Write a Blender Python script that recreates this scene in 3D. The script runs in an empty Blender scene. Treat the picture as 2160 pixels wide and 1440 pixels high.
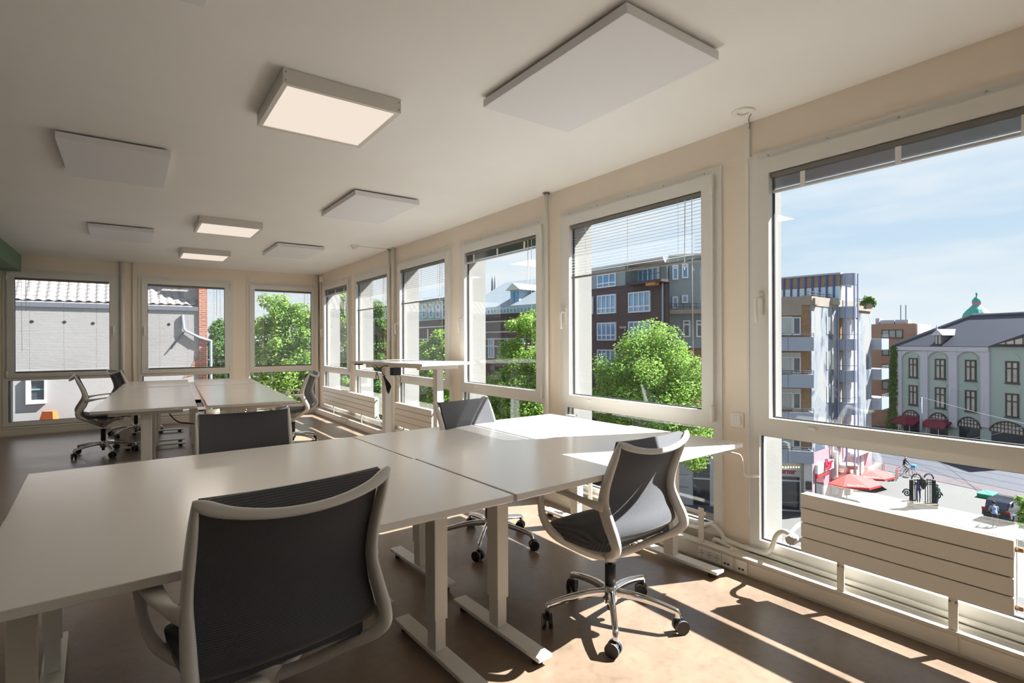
import bpy, bmesh, math, random
from mathutils import Vector, Matrix
R = math.radians
random.seed(7)
SC = bpy.context.scene
COL = SC.collection

# ------------------------------------------------------------------ camera
CAM_H = 1.30                      # eye height over the office floor
FPX, CX, CY = 1130.0, 1080.0, 721.0   # focal length in pixels of the 2160 x 1440 frame
TH = math.atan(810 / 1130.0)      # the view turns this far right of the window wall's direction
ROLL = R(0.17)
F_ = Vector((math.sin(TH), math.cos(TH), 0)); R0 = Vector((math.cos(TH), -math.sin(TH), 0)); U0 = Vector((0, 0, 1))
R_ = R0 * math.cos(ROLL) - U0 * math.sin(ROLL); U_ = R0 * math.sin(ROLL) + U0 * math.cos(ROLL)
EYE = Vector((0, 0, CAM_H))
cam = bpy.data.cameras.new('camera'); cam_o = bpy.data.objects.new('camera', cam); COL.objects.link(cam_o)
cam.sensor_width = 36; cam.lens = 36 * FPX / 2160; cam.clip_start = .05; cam.clip_end = 600
M4 = Matrix.Identity(4)
for i in range(3): M4[i][0], M4[i][1], M4[i][2], M4[i][3] = R_[i], U_[i], -F_[i], EYE[i]
cam_o.matrix_world = M4
SC.camera = cam_o

# ------------------------------------------------------------------ world, sun, exposure
SUN_DIR = Vector((1.0, -0.40, 1.09)).normalized()      # towards the sun
world = bpy.data.worlds.new('sky'); SC.world = world; world.use_nodes = True
wt = world.node_tree; wt.nodes.clear()
def wn(t, **k):
    n = wt.nodes.new(t)
    for a, b in k.items(): setattr(n, a, b)
    return n
w_out = wn('ShaderNodeOutputWorld'); w_bg = wn('ShaderNodeBackground'); w_tc = wn('ShaderNodeTexCoord')
w_sep = wn('ShaderNodeSeparateXYZ'); w_ramp = wn('ShaderNodeValToRGB'); w_map = wn('ShaderNodeMapping')
w_noise = wn('ShaderNodeTexNoise'); w_cr = wn('ShaderNodeValToRGB'); w_mix = wn('ShaderNodeMixRGB')
L = wt.links.new
L(w_tc.outputs['Generated'], w_sep.inputs[0]); L(w_sep.outputs['Z'], w_ramp.inputs[0])
el = w_ramp.color_ramp.elements
el[0].position = 0.0; el[0].color = (0.86, 0.93, 1.0, 1)
el[1].position = 0.75; el[1].color = (0.30, 0.50, 0.86, 1)
e = el.new(0.12); e.color = (0.66, 0.81, 0.97, 1)
e = el.new(0.38); e.color = (0.46, 0.66, 0.90, 1)
L(w_tc.outputs['Generated'], w_map.inputs[0]); w_map.inputs['Scale'].default_value = (1.3, 1.3, 6.5)
w_map.inputs['Rotation'].default_value = (0.25, 0.12, 0.6)
L(w_map.outputs[0], w_noise.inputs['Vector']); w_noise.inputs['Scale'].default_value = 1.9; w_noise.inputs['Detail'].default_value = 4
w_noise.inputs['Roughness'].default_value = .58
L(w_noise.outputs[0], w_cr.inputs[0]); w_cr.color_ramp.elements[0].position = .36; w_cr.color_ramp.elements[1].position = .70
w_cr.color_ramp.elements[0].color = (0, 0, 0, 1); w_cr.color_ramp.elements[1].color = (.85, .85, .85, 1)
L(w_cr.outputs[0], w_mix.inputs[0]); L(w_ramp.outputs[0], w_mix.inputs[1]); w_mix.inputs[2].default_value = (1, 1, 1, 1)
L(w_mix.outputs[0], w_bg.inputs[0]); w_bg.inputs[1].default_value = 0.60
L(w_bg.outputs[0], w_out.inputs[0])
sun = bpy.data.lights.new('sun', 'SUN'); sun_o = bpy.data.objects.new('sun', sun); COL.objects.link(sun_o)
sun.energy = 14.0; sun.angle = R(0.55); sun.color = (1.0, .992, .985)
sun_o.rotation_euler = SUN_DIR.to_track_quat('Z', 'Y').to_euler(); sun_o.location = SUN_DIR * 60
vs = SC.view_settings; vs.view_transform = 'Standard'; vs.look = 'None'; vs.gamma = 1.0; vs.use_curve_mapping = False
vs.exposure = 0.86
cy = SC.cycles
cy.max_bounces = 7; cy.diffuse_bounces = 5; cy.glossy_bounces = 3; cy.transparent_max_bounces = 16; cy.transmission_bounces = 6
cy.caustics_reflective = False; cy.caustics_refractive = False; cy.sample_clamp_indirect = 6.0; cy.use_adaptive_sampling = True; cy.adaptive_threshold = 0.12; cy.use_denoising = True

# ------------------------------------------------------------------ helpers
def tag(o, label=None, cat=None, group=None, kind=None):
    if label: o['label'] = label
    if cat: o['category'] = cat
    if group: o['group'] = group
    if kind: o['kind'] = kind
    return o
def thing(name, label=None, cat=None, loc=(0, 0, 0), rz=0, group=None, kind=None):
    o = bpy.data.objects.new(name, None); COL.objects.link(o)
    o.location = loc; o.rotation_euler = (0, 0, rz); o.empty_display_size = .1
    return tag(o, label, cat, group, kind)
def copy_tree(o, parent=None):
    c = o.copy(); COL.objects.link(c); c.parent = parent
    for ch in list(o.children): copy_tree(ch, c)
    return c
class MB:
    """collects geometry for ONE mesh object"""
    def __init__(s): s.v = []; s.f = []; s.mi = []; s.cur = 0
    def add(s, vs, fs):
        b = len(s.v); s.v += [tuple(v) for v in vs]
        for f in fs: s.f.append([b + i for i in f]); s.mi.append(s.cur)
        return s
    def box(s, a, b, bev=0, M=None):
        x0, y0, z0 = a; x1, y1, z1 = b
        vs = [(x0,y0,z0),(x1,y0,z0),(x1,y1,z0),(x0,y1,z0),(x0,y0,z1),(x1,y0,z1),(x1,y1,z1),(x0,y1,z1)]
        fs = [(0,3,2,1),(4,5,6,7),(0,1,5,4),(1,2,6,5),(2,3,7,6),(3,0,4,7)]
        if bev > 0:
            bm = bmesh.new(); bv = [bm.verts.new(v) for v in vs]
            for f in fs: bm.faces.new([bv[i] for i in f])
            bmesh.ops.bevel(bm, geom=list(bm.edges), offset=bev, segments=2, profile=.5, affect='EDGES')
            bm.verts.index_update()
            vs = [tuple(v.co) for v in bm.verts]; fs = [[v.index for v in f.verts] for f in bm.faces]; bm.free()
        if M is not None: vs = [tuple(M @ Vector(v)) for v in vs]
        return s.add(vs, fs)
    def obox(s, c, size, rz=0, bev=0):
        h = [q / 2 for q in size]
        return s.box((-h[0],-h[1],-h[2]), (h[0],h[1],h[2]), bev, Matrix.Translation(Vector(c)) @ Matrix.Rotation(rz, 4, 'Z'))
    def cyl(s, p0, p1, r0, r1=None, n=12, cap=True):
        r1 = r0 if r1 is None else r1
        return s.tube([p0, p1], [r0, r1], n, cap)
    def tube(s, pts, rad, n=8, cap=True, flat=1.0, up=None, closed=False, sup=1.0):
        """sweep; rad: number, list, or list of (a, b) half-axes; up: reference for axis a"""
        P = [Vector(p) for p in pts]; m = len(P)
        if not isinstance(rad, (list, tuple)): rad = [rad] * m
        prev = None; rings = []
        for i in range(m):
            if closed: t = (P[(i+1) % m] - P[i-1])
            else: t = P[min(i+1, m-1)] - P[max(i-1, 0)]
            t.normalize()
            if up is not None:
                a = Vector(up) - t * t.dot(Vector(up))
                if a.length < 1e-4: a = prev or t.orthogonal()
            elif prev is None: a = t.orthogonal()
            else: a = prev - t * t.dot(prev)
            a.normalize(); prev = a; b = t.cross(a)
            q = rad[i]; ra, rb = q if isinstance(q, (list, tuple)) else (q, q * flat)
            ring = []
            for k in range(n):
                w = 2 * math.pi * (k + .5) / n; c, d = math.cos(w), math.sin(w)
                if sup != 1.0: c = math.copysign(abs(c) ** sup, c); d = math.copysign(abs(d) ** sup, d)
                ring.append(P[i] + a * (ra * c) + b * (rb * d))
            rings.append(ring)
        vs = [v for r in rings for v in r]; fs = []
        mm = m if closed else m - 1
        for i in range(mm):
            j = (i + 1) % m
            for k in range(n): fs.append((i*n+k, i*n+(k+1) % n, j*n+(k+1) % n, j*n+k))
        if cap and not closed:
            fs.append(tuple(reversed(range(n)))); fs.append(tuple((m-1)*n + k for k in range(n)))
        return s.add(vs, fs)
    def prism(s, poly, z0, z1, M=None):
        """poly: list of (x, y); extruded z0..z1, then transformed by M"""
        n = len(poly); vs = [(x, y, z0) for x, y in poly] + [(x, y, z1) for x, y in poly]
        fs = [tuple(reversed(range(n))), tuple(range(n, 2*n))] + [(i, (i+1) % n, n+(i+1) % n, n+i) for i in range(n)]
        if M is not None: vs = [tuple(M @ Vector(v)) for v in vs]
        return s.add(vs, fs)
    def lathe(s, prof, n=16, c=(0, 0, 0)):
        vs = []; fs = []; m = len(prof)
        for i in range(n):
            w = 2*math.pi*i/n
            for r, z in prof: vs.append((c[0]+r*math.cos(w), c[1]+r*math.sin(w), c[2]+z))
        for i in range(n):
            j = (i+1) % n
            for k in range(m-1): fs.append((i*m+k, j*m+k, j*m+k+1, i*m+k+1))
        return s.add(vs, fs)
    def grid(s, fn, nu, nv):
        vs = [fn(i/nu, j/nv) for j in range(nv+1) for i in range(nu+1)]
        fs = [(j*(nu+1)+i, j*(nu+1)+i+1, (j+1)*(nu+1)+i+1, (j+1)*(nu+1)+i) for j in range(nv) for i in range(nu)]
        return s.add(vs, fs)
    def slab(s, fn, nu, nv, th):
        """closed sheet: fn(u, v) -> point; th: thickness vector function or number along +normal"""
        P = [[Vector(fn(i/nu, j/nv)) for i in range(nu+1)] for j in range(nv+1)]
        Q = []
        for j in range(nv+1):
            row = []
            for i in range(nu+1):
                du = P[j][min(i+1, nu)] - P[j][max(i-1, 0)]; dv = P[min(j+1, nv)][i] - P[max(j-1, 0)][i]
                nn = du.cross(dv); nn.normalize(); row.append(P[j][i] + nn * th)
            Q.append(row)
        w = nu+1; N = w*(nv+1)
        vs = [p for r in P for p in r] + [p for r in Q for p in r]; fs = []
        for j in range(nv):
            for i in range(nu):
                a = j*w+i; fs.append((a, a+w, a+w+1, a+1)); fs.append((N+a, N+a+1, N+a+w+1, N+a+w))
        for i in range(nu):
            fs.append((i, i+1, N+i+1, N+i)); a = nv*w+i; fs.append((a+1, a, N+a, N+a+1))
        for j in range(nv):
            a = j*w; fs.append((a+w, a, N+a, N+a+w)); a = j*w+nu; fs.append((a, a+w, N+a+w, N+a))
        return s.add(vs, fs)
    def plate(s, us, vs_, solid, t0, t1, axes):
        """flat plate cut on a grid: cells (i, j) where solid(i, j); axes maps (u, v, t) to a point; ONE connected shell"""
        nu, nv = len(us)-1, len(vs_)-1; S = lambda i, j: 0 <= i < nu and 0 <= j < nv and solid(i, j)
        idx = {}; V = []; Fc = []
        def vid(i, j, k):
            if (i, j, k) not in idx: idx[(i, j, k)] = len(V); V.append(axes(us[i], vs_[j], (t0, t1)[k]))
            return idx[(i, j, k)]
        for i in range(nu):
            for j in range(nv):
                if not S(i, j): continue
                Fc.append((vid(i,j,0), vid(i+1,j,0), vid(i+1,j+1,0), vid(i,j+1,0)))
                Fc.append((vid(i,j,1), vid(i,j+1,1), vid(i+1,j+1,1), vid(i+1,j,1)))
                for di, dj, e in ((-1,0,((i,j),(i,j+1))), (1,0,((i+1,j+1),(i+1,j))), (0,-1,((i+1,j),(i,j))), (0,1,((i,j+1),(i+1,j+1)))):
                    if not S(i+di, j+dj):
                        (a, b), (c, d) = e; Fc.append((vid(a,b,0), vid(c,d,0), vid(c,d,1), vid(a,b,1)))
        return s.add(V, Fc)
    def mesh(s, name, mats, smooth=False):
        me = bpy.data.meshes.new(name); me.from_pydata(s.v, [], s.f)
        for m in (mats if isinstance(mats, (list, tuple)) else [mats]): me.materials.append(m)
        if any(s.mi): me.polygons.foreach_set('material_index', s.mi)
        bm = bmesh.new(); bm.from_mesh(me); bmesh.ops.recalc_face_normals(bm, faces=list(bm.faces)); bm.to_mesh(me); bm.free()
        if smooth: me.polygons.foreach_set('use_smooth', [True]*len(me.polygons))
        me.update(); return me
    def build(s, name, mats, parent=None, smooth=False, loc=None, rz=0, auto=None):
        me = s.mesh(name, mats, smooth)
        if auto is not None:
            me.polygons.foreach_set('use_smooth', [True]*len(me.polygons)); me.set_sharp_from_angle(angle=R(auto))
        o = bpy.data.objects.new(name, me); COL.objects.link(o)
        if parent is not None: o.parent = parent
        if loc is not None: o.location = loc
        if rz: o.rotation_euler = (0, 0, rz)
        return o
def inst(name, me, parent=None, loc=(0, 0, 0), rot=(0, 0, 0), scale=(1, 1, 1)):
    o = bpy.data.objects.new(name, me); COL.objects.link(o); o.parent = parent
    o.location = loc; o.rotation_euler = rot; o.scale = scale
    return o
def smooth_path(pts, n=4):
    """Catmull-Rom through pts (tuples of any length)"""
    P = [tuple(p) for p in pts]; out = []; d = len(P[0])
    for i in range(len(P)-1):
        a, b, c, e = P[max(i-1, 0)], P[i], P[i+1], P[min(i+2, len(P)-1)]
        for k in range(n):
            t = k/n
            out.append(tuple(.5*((2*b[q]) + (-a[q]+c[q])*t + (2*a[q]-5*b[q]+4*c[q]-e[q])*t*t + (-a[q]+3*b[q]-3*c[q]+e[q])*t**3) for q in range(d)))
    out.append(P[-1]); return out
def text_mesh(txt, size, mat, depth=.01, bold=0.0, shear=0.0):
    cu = bpy.data.curves.new('lettering', 'FONT'); cu.body = txt; cu.size = size; cu.extrude = depth; cu.offset = bold; cu.shear = shear
    cu.align_x = 'CENTER'; cu.align_y = 'CENTER'; cu.resolution_u = 3
    o = bpy.data.objects.new('lettering', cu); COL.objects.link(o)
    dg = bpy.context.evaluated_depsgraph_get(); me = bpy.data.meshes.new_from_object(o.evaluated_get(dg))
    bpy.data.objects.remove(o); me.materials.clear(); me.materials.append(mat); return me

# ------------------------------------------------------------------ materials (all procedural)
def srgb(r, g, b):
    f = lambda c: (c/255/12.92) if c/255 <= .04045 else ((c/255+.055)/1.055)**2.4
    return (f(r), f(g), f(b), 1)
def mat(name, col, rough=.5, metal=0, var=0.0, scale=6, bump=0.0, bscale=None, spec=.5, col2=None, detail=4, stretch=None, coat=0, ao=None, sheen=0):
    m = bpy.data.materials.new(name); m.use_nodes = True; nt = m.node_tree; p = nt.nodes['Principled BSDF']
    if len(col) == 3: col = (*col, 1)
    p.inputs['Base Color'].default_value = col; p.inputs['Roughness'].default_value = rough; p.inputs['Metallic'].default_value = metal
    p.inputs['Specular IOR Level'].default_value = spec
    if coat: p.inputs['Coat Weight'].default_value = coat; p.inputs['Coat Roughness'].default_value = .12
    if sheen: p.inputs['Sheen Weight'].default_value = sheen; p.inputs['Sheen Roughness'].default_value = .4
    if var or bump or col2:
        tc = nt.nodes.new('ShaderNodeTexCoord'); mp = nt.nodes.new('ShaderNodeMapping'); nz = nt.nodes.new('ShaderNodeTexNoise')
        nt.links.new(tc.outputs['Object'], mp.inputs[0]); nt.links.new(mp.outputs[0], nz.inputs['Vector'])
        if stretch: mp.inputs['Scale'].default_value = stretch
        nz.inputs['Scale'].default_value = scale; nz.inputs['Detail'].default_value = detail
        if var or col2:
            rp = nt.nodes.new('ShaderNodeValToRGB'); nt.links.new(nz.outputs[0], rp.inputs[0])
            c2 = col2 if col2 else tuple(min(1, c*(1+var)) for c in col[:3]) + (1,)
            c1 = col if col2 else tuple(c*(1-var) for c in col[:3]) + (1,)
            if len(c2) == 3: c2 = (*c2, 1)
            rp.color_ramp.elements[0].color = c1; rp.color_ramp.elements[1].color = c2
            rp.color_ramp.elements[0].position = .3; rp.color_ramp.elements[1].position = .7
            nt.links.new(rp.outputs[0], p.inputs['Base Color'])
        if bump:
            nb = nz
            if bscale:
                nb = nt.nodes.new('ShaderNodeTexNoise'); nb.inputs['Scale'].default_value = bscale; nb.inputs['Detail'].default_value = 3
                nt.links.new(mp.outputs[0], nb.inputs['Vector'])
            bp = nt.nodes.new('ShaderNodeBump'); bp.inputs['Strength'].default_value = bump; bp.inputs['Distance'].default_value = .01
            nt.links.new(nb.outputs[0], bp.inputs['Height']); nt.links.new(bp.outputs[0], p.inputs['Normal'])
    return m
def emit(name, col, s):
    m = bpy.data.materials.new(name); m.use_nodes = True; nt = m.node_tree; nt.nodes.clear()
    e = nt.nodes.new('ShaderNodeEmission'); o = nt.nodes.new('ShaderNodeOutputMaterial'); e.inputs[0].default_value = (*col, 1); e.inputs[1].default_value = s
    nt.links.new(e.outputs[0], o.inputs[0]); return m
def glass_mat(name, tint=(.97, .985, .98), refl=.05, dirt=0.0):
    """thin pane: clear transparency with a grazing-angle mirror share"""
    m = bpy.data.materials.new(name); m.use_nodes = True; nt = m.node_tree; nt.nodes.clear()
    o = nt.nodes.new('ShaderNodeOutputMaterial'); t = nt.nodes.new('ShaderNodeBsdfTransparent'); g = nt.nodes.new('ShaderNodeBsdfGlossy')
    mx = nt.nodes.new('ShaderNodeMixShader'); lw = nt.nodes.new('ShaderNodeLayerWeight'); mt = nt.nodes.new('ShaderNodeMath'); ma = nt.nodes.new('ShaderNodeMath')
    t.inputs[0].default_value = (*tint, 1); g.inputs['Roughness'].default_value = .0; g.inputs[0].default_value = (1, 1, 1, 1)
    lw.inputs[0].default_value = .5; mt.operation = 'POWER'; mt.inputs[1].default_value = 5.0; ma.operation = 'MULTIPLY_ADD'
    ma.inputs[1].default_value = .40; ma.inputs[2].default_value = refl; ma.use_clamp = True
    nt.links.new(lw.outputs['Facing'], mt.inputs[0]); nt.links.new(mt.outputs[0], ma.inputs[0]); nt.links.new(ma.outputs[0], mx.inputs[0])
    nt.links.new(t.outputs[0], mx.inputs[1]); nt.links.new(g.outputs[0], mx.inputs[2]); nt.links.new(mx.outputs[0], o.inputs[0]); return m
def brick_mat(name, c1, c2, mortar, scale=1.0, rough=.85, w=.5, h=.25, ms=.02):
    m = mat(name, c1, rough); nt = m.node_tree; p = nt.nodes['Principled BSDF']
    tc = nt.nodes.new('ShaderNodeTexCoord'); mp = nt.nodes.new('ShaderNodeMapping'); b = nt.nodes.new('ShaderNodeTexBrick')
    mp.inputs['Rotation'].default_value = (R(90), 0, 0)
    nt.links.new(tc.outputs['Object'], mp.inputs[0]); nt.links.new(mp.outputs[0], b.inputs['Vector'])
    b.inputs['Color1'].default_value = c1; b.inputs['Color2'].default_value = c2; b.inputs['Mortar'].default_value = mortar
    b.inputs['Scale'].default_value = scale; b.inputs['Brick Width'].default_value = w; b.inputs['Row Height'].default_value = h; b.inputs['Mortar Size'].default_value = ms
    nt.links.new(b.outputs['Color'], p.inputs['Base Color']); return m

M = {}
M['wall'] = mat('wall_paint', srgb(237, 224, 207), .75, var=.02, scale=3, bump=.05, bscale=180)
M['bounce_white'] = mat('white_bounce_paint', srgb(242, 240, 236), .75)  # unseen walls made whiter, to bounce light into the room
M['ceiling'] = mat('ceiling_paint', srgb(238, 236, 232), .6, var=.015, scale=2, bump=.06, bscale=9, spec=.35)
M['frame'] = mat('window_frame_paint', srgb(222, 219, 212), .42)
M['gasket'] = mat('black_gasket', (.02, .02, .022), .6)
M['facade'] = mat('white_facade_concrete', srgb(146, 144, 140), .8, var=.04, scale=2.5, bump=.1, bscale=60)
M['glass'] = glass_mat('window_glass')
M['slat'] = mat('blind_aluminium', srgb(186, 186, 186), .38, metal=.25)
M['slat_dark'] = mat('blind_rail', srgb(120, 116, 110), .5)
M['white'] = mat('white_powder_coat', srgb(232, 229, 222), .4)
M['rad'] = mat('radiator_enamel', srgb(228, 222, 210), .35)
M['gap_shade'] = mat('gap_shade', (.015, .014, .013), .8)  # shade inside the radiators, put into the colour
M['duct'] = mat('duct_paint', srgb(226, 219, 206), .4, var=.02, scale=3)
M['pipe'] = mat('pipe_paint', srgb(228, 224, 214), .35)
M['desk'] = mat('desk_laminate', srgb(226, 222, 216), .2, var=.01, scale=2, spec=.5)
M['chrome'] = mat('chrome', (.78, .78, .79, 1), .09, metal=1.0)
M['black'] = mat('black_plastic', (.016, .016, .018, 1), .42)
M['tyre'] = mat('grey_tread', srgb(150, 148, 145), .6)
M['plastic'] = mat('grey_plastic', srgb(206, 203, 197), .38)
M['rubber'] = mat('rubber', (.02, .02, .02, 1), .7)
M['cable'] = mat('black_cable', (.012, .012, .013, 1), .5)
M['lamp'] = emit('led_diffuser', (.50, .43, .365), 1.0)
M['lampbox'] = mat('lamp_housing', srgb(214, 210, 203), .4)
M['panel'] = mat('heating_panel', srgb(226, 226, 228), .55)
M['green_beam'] = mat('green_beam', srgb(112, 138, 116), .65)
M['steel'] = mat('steel_screw', (.35, .34, .33, 1), .35, metal=1)
M['socket'] = mat('socket_plastic', srgb(238, 234, 226), .35)
# woven chair mesh
def fabric():
    m = mat('chair_mesh_fabric', (.042, .042, .050, 1), .78, sheen=.35); nt = m.node_tree; p = nt.nodes['Principled BSDF']
    tc = nt.nodes.new('ShaderNodeTexCoord'); nt_l = nt.links.new
    wv = nt.nodes.new('ShaderNodeTexWave'); wv.wave_type = 'BANDS'; wv.bands_direction = 'Z'; wv.inputs['Scale'].default_value = 62; wv.inputs['Distortion'].default_value = .6
    wx = nt.nodes.new('ShaderNodeTexWave'); wx.wave_type = 'BANDS'; wx.bands_direction = 'X'; wx.inputs['Scale'].default_value = 90; wx.inputs['Distortion'].default_value = .6
    mx = nt.nodes.new('ShaderNodeMath'); mx.operation = 'MULTIPLY'
    rp = nt.nodes.new('ShaderNodeValToRGB'); rp.color_ramp.elements[0].color = (.034, .034, .040, 1); rp.color_ramp.elements[1].color = (.13, .13, .145, 1)
    bp = nt.nodes.new('ShaderNodeBump'); bp.inputs['Strength'].default_value = .35; bp.inputs['Distance'].default_value = .003
    nt_l(tc.outputs['Object'], wv.inputs['Vector']); nt_l(tc.outputs['Object'], wx.inputs['Vector'])
    nt_l(wv.outputs[1], mx.inputs[0]); nt_l(wx.outputs[1], mx.inputs[1]); nt_l(mx.outputs[0], rp.inputs[0]); nt_l(rp.outputs[0], p.inputs['Base Color'])
    nt_l(mx.outputs[0], bp.inputs['Height']); nt_l(bp.outputs[0], p.inputs['Normal']); return m
M['fabric'] = fabric()
# polished concrete-like floor
def floor_mat():
    m = mat('polished_screed', srgb(136, 116, 102), .3); nt = m.node_tree; p = nt.nodes['Principled BSDF']; l = nt.links.new
    tc = nt.nodes.new('ShaderNodeTexCoord')
    n1 = nt.nodes.new('ShaderNodeTexNoise'); n1.inputs['Scale'].default_value = 1.7; n1.inputs['Detail'].default_value = 8; n1.inputs['Roughness'].default_value = .62
    n2 = nt.nodes.new('ShaderNodeTexNoise'); n2.inputs['Scale'].default_value = 26; n2.inputs['Detail'].default_value = 5
    rp = nt.nodes.new('ShaderNodeValToRGB'); e = rp.color_ramp.elements
    e[0].position = .3; e[0].color = srgb(112, 96, 82); e[1].position = .72; e[1].color = srgb(146, 126, 105)
    q = e.new(.5); q.color = srgb(130, 111, 94)
    mx = nt.nodes.new('ShaderNodeMixRGB'); mx.blend_type = 'MULTIPLY'; mx.inputs[0].default_value = .35
    r2 = nt.nodes.new('ShaderNodeValToRGB'); r2.color_ramp.elements[0].position = .32; r2.color_ramp.elements[0].color = (.62, .58, .55, 1); r2.color_ramp.elements[1].position = .5; r2.color_ramp.elements[1].color = (1, 1, 1, 1)
    rr = nt.nodes.new('ShaderNodeMapRange'); rr.inputs['To Min'].default_value = .22; rr.inputs['To Max'].default_value = .42
    l(tc.outputs['Object'], n1.inputs['Vector']); l(tc.outputs['Object'], n2.inputs['Vector']); l(n1.outputs[0], rp.inputs[0]); l(n2.outputs[0], r2.inputs[0])
    l(rp.outputs[0], mx.inputs[1]); l(r2.outputs[0], mx.inputs[2]); l(mx.outputs[0], p.inputs['Base Color']); l(n1.outputs[0], rr.inputs[0]); l(rr.outputs[0], p.inputs['Roughness'])
    return m
M['floor'] = floor_mat()
# ================================================================== the room
WX, BY, CH = 2.885, 10.20, 2.543        # inner face of window wall, of back wall, ceiling height
LX, RY = -2.5, -3.0                      # unseen left wall, drawn in for brighter bounce, and wall behind the camera
SW = 1.37; WZ0, WZ1 = .13, 2.345         # window pitch data
YC = [2.595 + 1.635*(k-2) for k in range(-1, 7)]           # window centres along the right wall
BW = [(-1.376, -.145), (.172, 1.410), (1.711, 2.832)]      # back windows (sash extents)
def struct(o, label=None): o['kind'] = 'structure'; return o
struct(MB().box((LX, RY, -.12), (WX+.06, BY+.06, 0)).build('floor', M['floor']))
struct(MB().box((LX-.1, RY-.1, CH), (WX+.26, BY+.26, CH+.2)).build('ceiling', M['ceiling']))
struct(MB().box((LX-.1, RY-.1, -.12), (LX, BY+.06, CH)).build('wall_left', M['bounce_white']))
struct(MB().box((LX, RY-.1, -.12), (WX+.26, RY, CH)).build('wall_rear', M['bounce_white']))
def holes(cs, margin):
    us = []
    for a, b in cs: us += [a-margin, b+margin]
    return us
rw = [(y-SW/2, y+SW/2) for y in YC]
def wall(name, cs, margin, lo, hi, z, t0, t1, axes, m):
    us = [lo] + holes(cs, margin) + [hi]
    if name == 'wall_outer_right': us[6] += .036
    vz = [-.12, z[0], z[1], CH]
    return struct(MB().plate(us, vz, lambda i, j: not (j == 1 and i % 2 == 1), t0, t1, axes).build(name, m))
AX_R = lambda u, v, t: (t, u, v); AX_B = lambda u, v, t: (u, t, v)
wall('wall_right', rw, .045, RY, BY+.06, (WZ0, WZ1), WX, WX+.06, AX_R, M['wall'])
wall('wall_back', BW, .045, LX, WX, (WZ0, WZ1), BY, BY+.06, AX_B, M['wall'])
wall('wall_outer_right', rw, -.03, RY, BY+.06, (.10, 2.27), WX+.06, WX+.265, AX_R, M['facade'])
wall('wall_outer_back', BW, -.03, LX, WX+.265, (.10, 2.27), BY+.06, BY+.24, AX_B, M['facade'])
# green downstand beam along the left
struct(MB().box((-2.0, RY, 2.312), (-1.225, BY, CH)).build('trim_beam', M['green_beam']))

# ------------------------------------------------------------------ windows
def window(n, u0, u1, place, handle, hinge_bolt=True):
    """local: x along the wall, y outwards, z up; origin on the floor line under the middle"""
    w = (u1-u0)/2; root = thing('window_%d' % n, kind='structure'); place(root, (u0+u1)/2)
    A = lambda u, v, t: (u, t, v)
    MB().plate([-w-.045, -w+.012, w-.012, w+.045], [WZ0, .185, .772, .832, 2.288, WZ1], lambda i, j: not (i == 1 and j in (1, 3)), -.012, .058, A).build('frame', M['frame'], root)
    MB().plate([-w+.001, -w+.08, w-.08, w-.001], [.815, .876, 2.222, 2.300], lambda i, j: not (i == 1 and j == 1), -.032, .030, A).build('sash', M['frame'], root)
    # thin dark joints round the panes
    MB().plate([-w+.0801, -w+.086, w-.086, w-.0801], [.8761, .882, 2.216, 2.2219], lambda i, j: not (i == 1 and j == 1), .012, .026, A).build('gasket', M['gasket'], root)
    MB().plate([-w+.0121, -w+.018, w-.018, w-.0121], [.1851, .191, .766, .7719], lambda i, j: not (i == 1 and j == 1), .012, .026, A).build('gasket', M['gasket'], root)
    MB().box((-w+.0802, .016, .8762), (w-.0802, .022, 2.2218)).build('pane', M['glass'], root)
    MB().box((-w+.0122, .016, .1852), (w-.0122, .022, .7718)).build('pane', M['glass'], root)
    # handle: rosette and lever
    hx = (w-.036)*handle
    h = MB().box((hx-.015, -.040, 1.44), (hx+.015, -.031, 1.57), .004).build('handle_plate', M['white'], root)
    MB().tube(smooth_path([(hx, -.038, 1.535), (hx, -.075, 1.532), (hx, -.082, 1.50), (hx, -.078, 1.44), (hx, -.074, 1.40)], 3), [(.011, .008)]*13, 8, up=(1, 0, 0)).build('handle', M['white'], root, smooth=True)
    for z in (.862, 2.235):                                            # hinges on the far side from the handle
        gx = -(w-.002)*handle
        MB().cyl((gx, -.038, z-.05), (gx, -.038, z+.05), .009, n=8).build('hinge', M['white'], root, smooth=True)
    for k in range(5):                                                 # screw heads in the frame
        sx = -w*.9 + k*w*.45
        MB().cyl((sx, -.0125, 2.322), (sx, -.0145, 2.322), .0045, n=6).build('screw', M['steel'], root)
    cx = handle*w*.55
    MB().box((cx-.022, -.038, .838), (cx+.022, -.031, .856), .003).build('catch', M['white'], root)
    return root
def place_r(o, u): o.location = (WX, u, 0); o.rotation_euler = (0, 0, R(-90))
def place_b(o, u): o.location = (u, BY, 0)
wins = []
for k, (a, b) in enumerate(rw): wins.append(window(k+1, a, b, place_r, -1))
for k, (a, b) in enumerate(BW): wins.append(window(len(rw)+k+1, a, b, place_b, 1 if k == 0 else -1))

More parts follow.
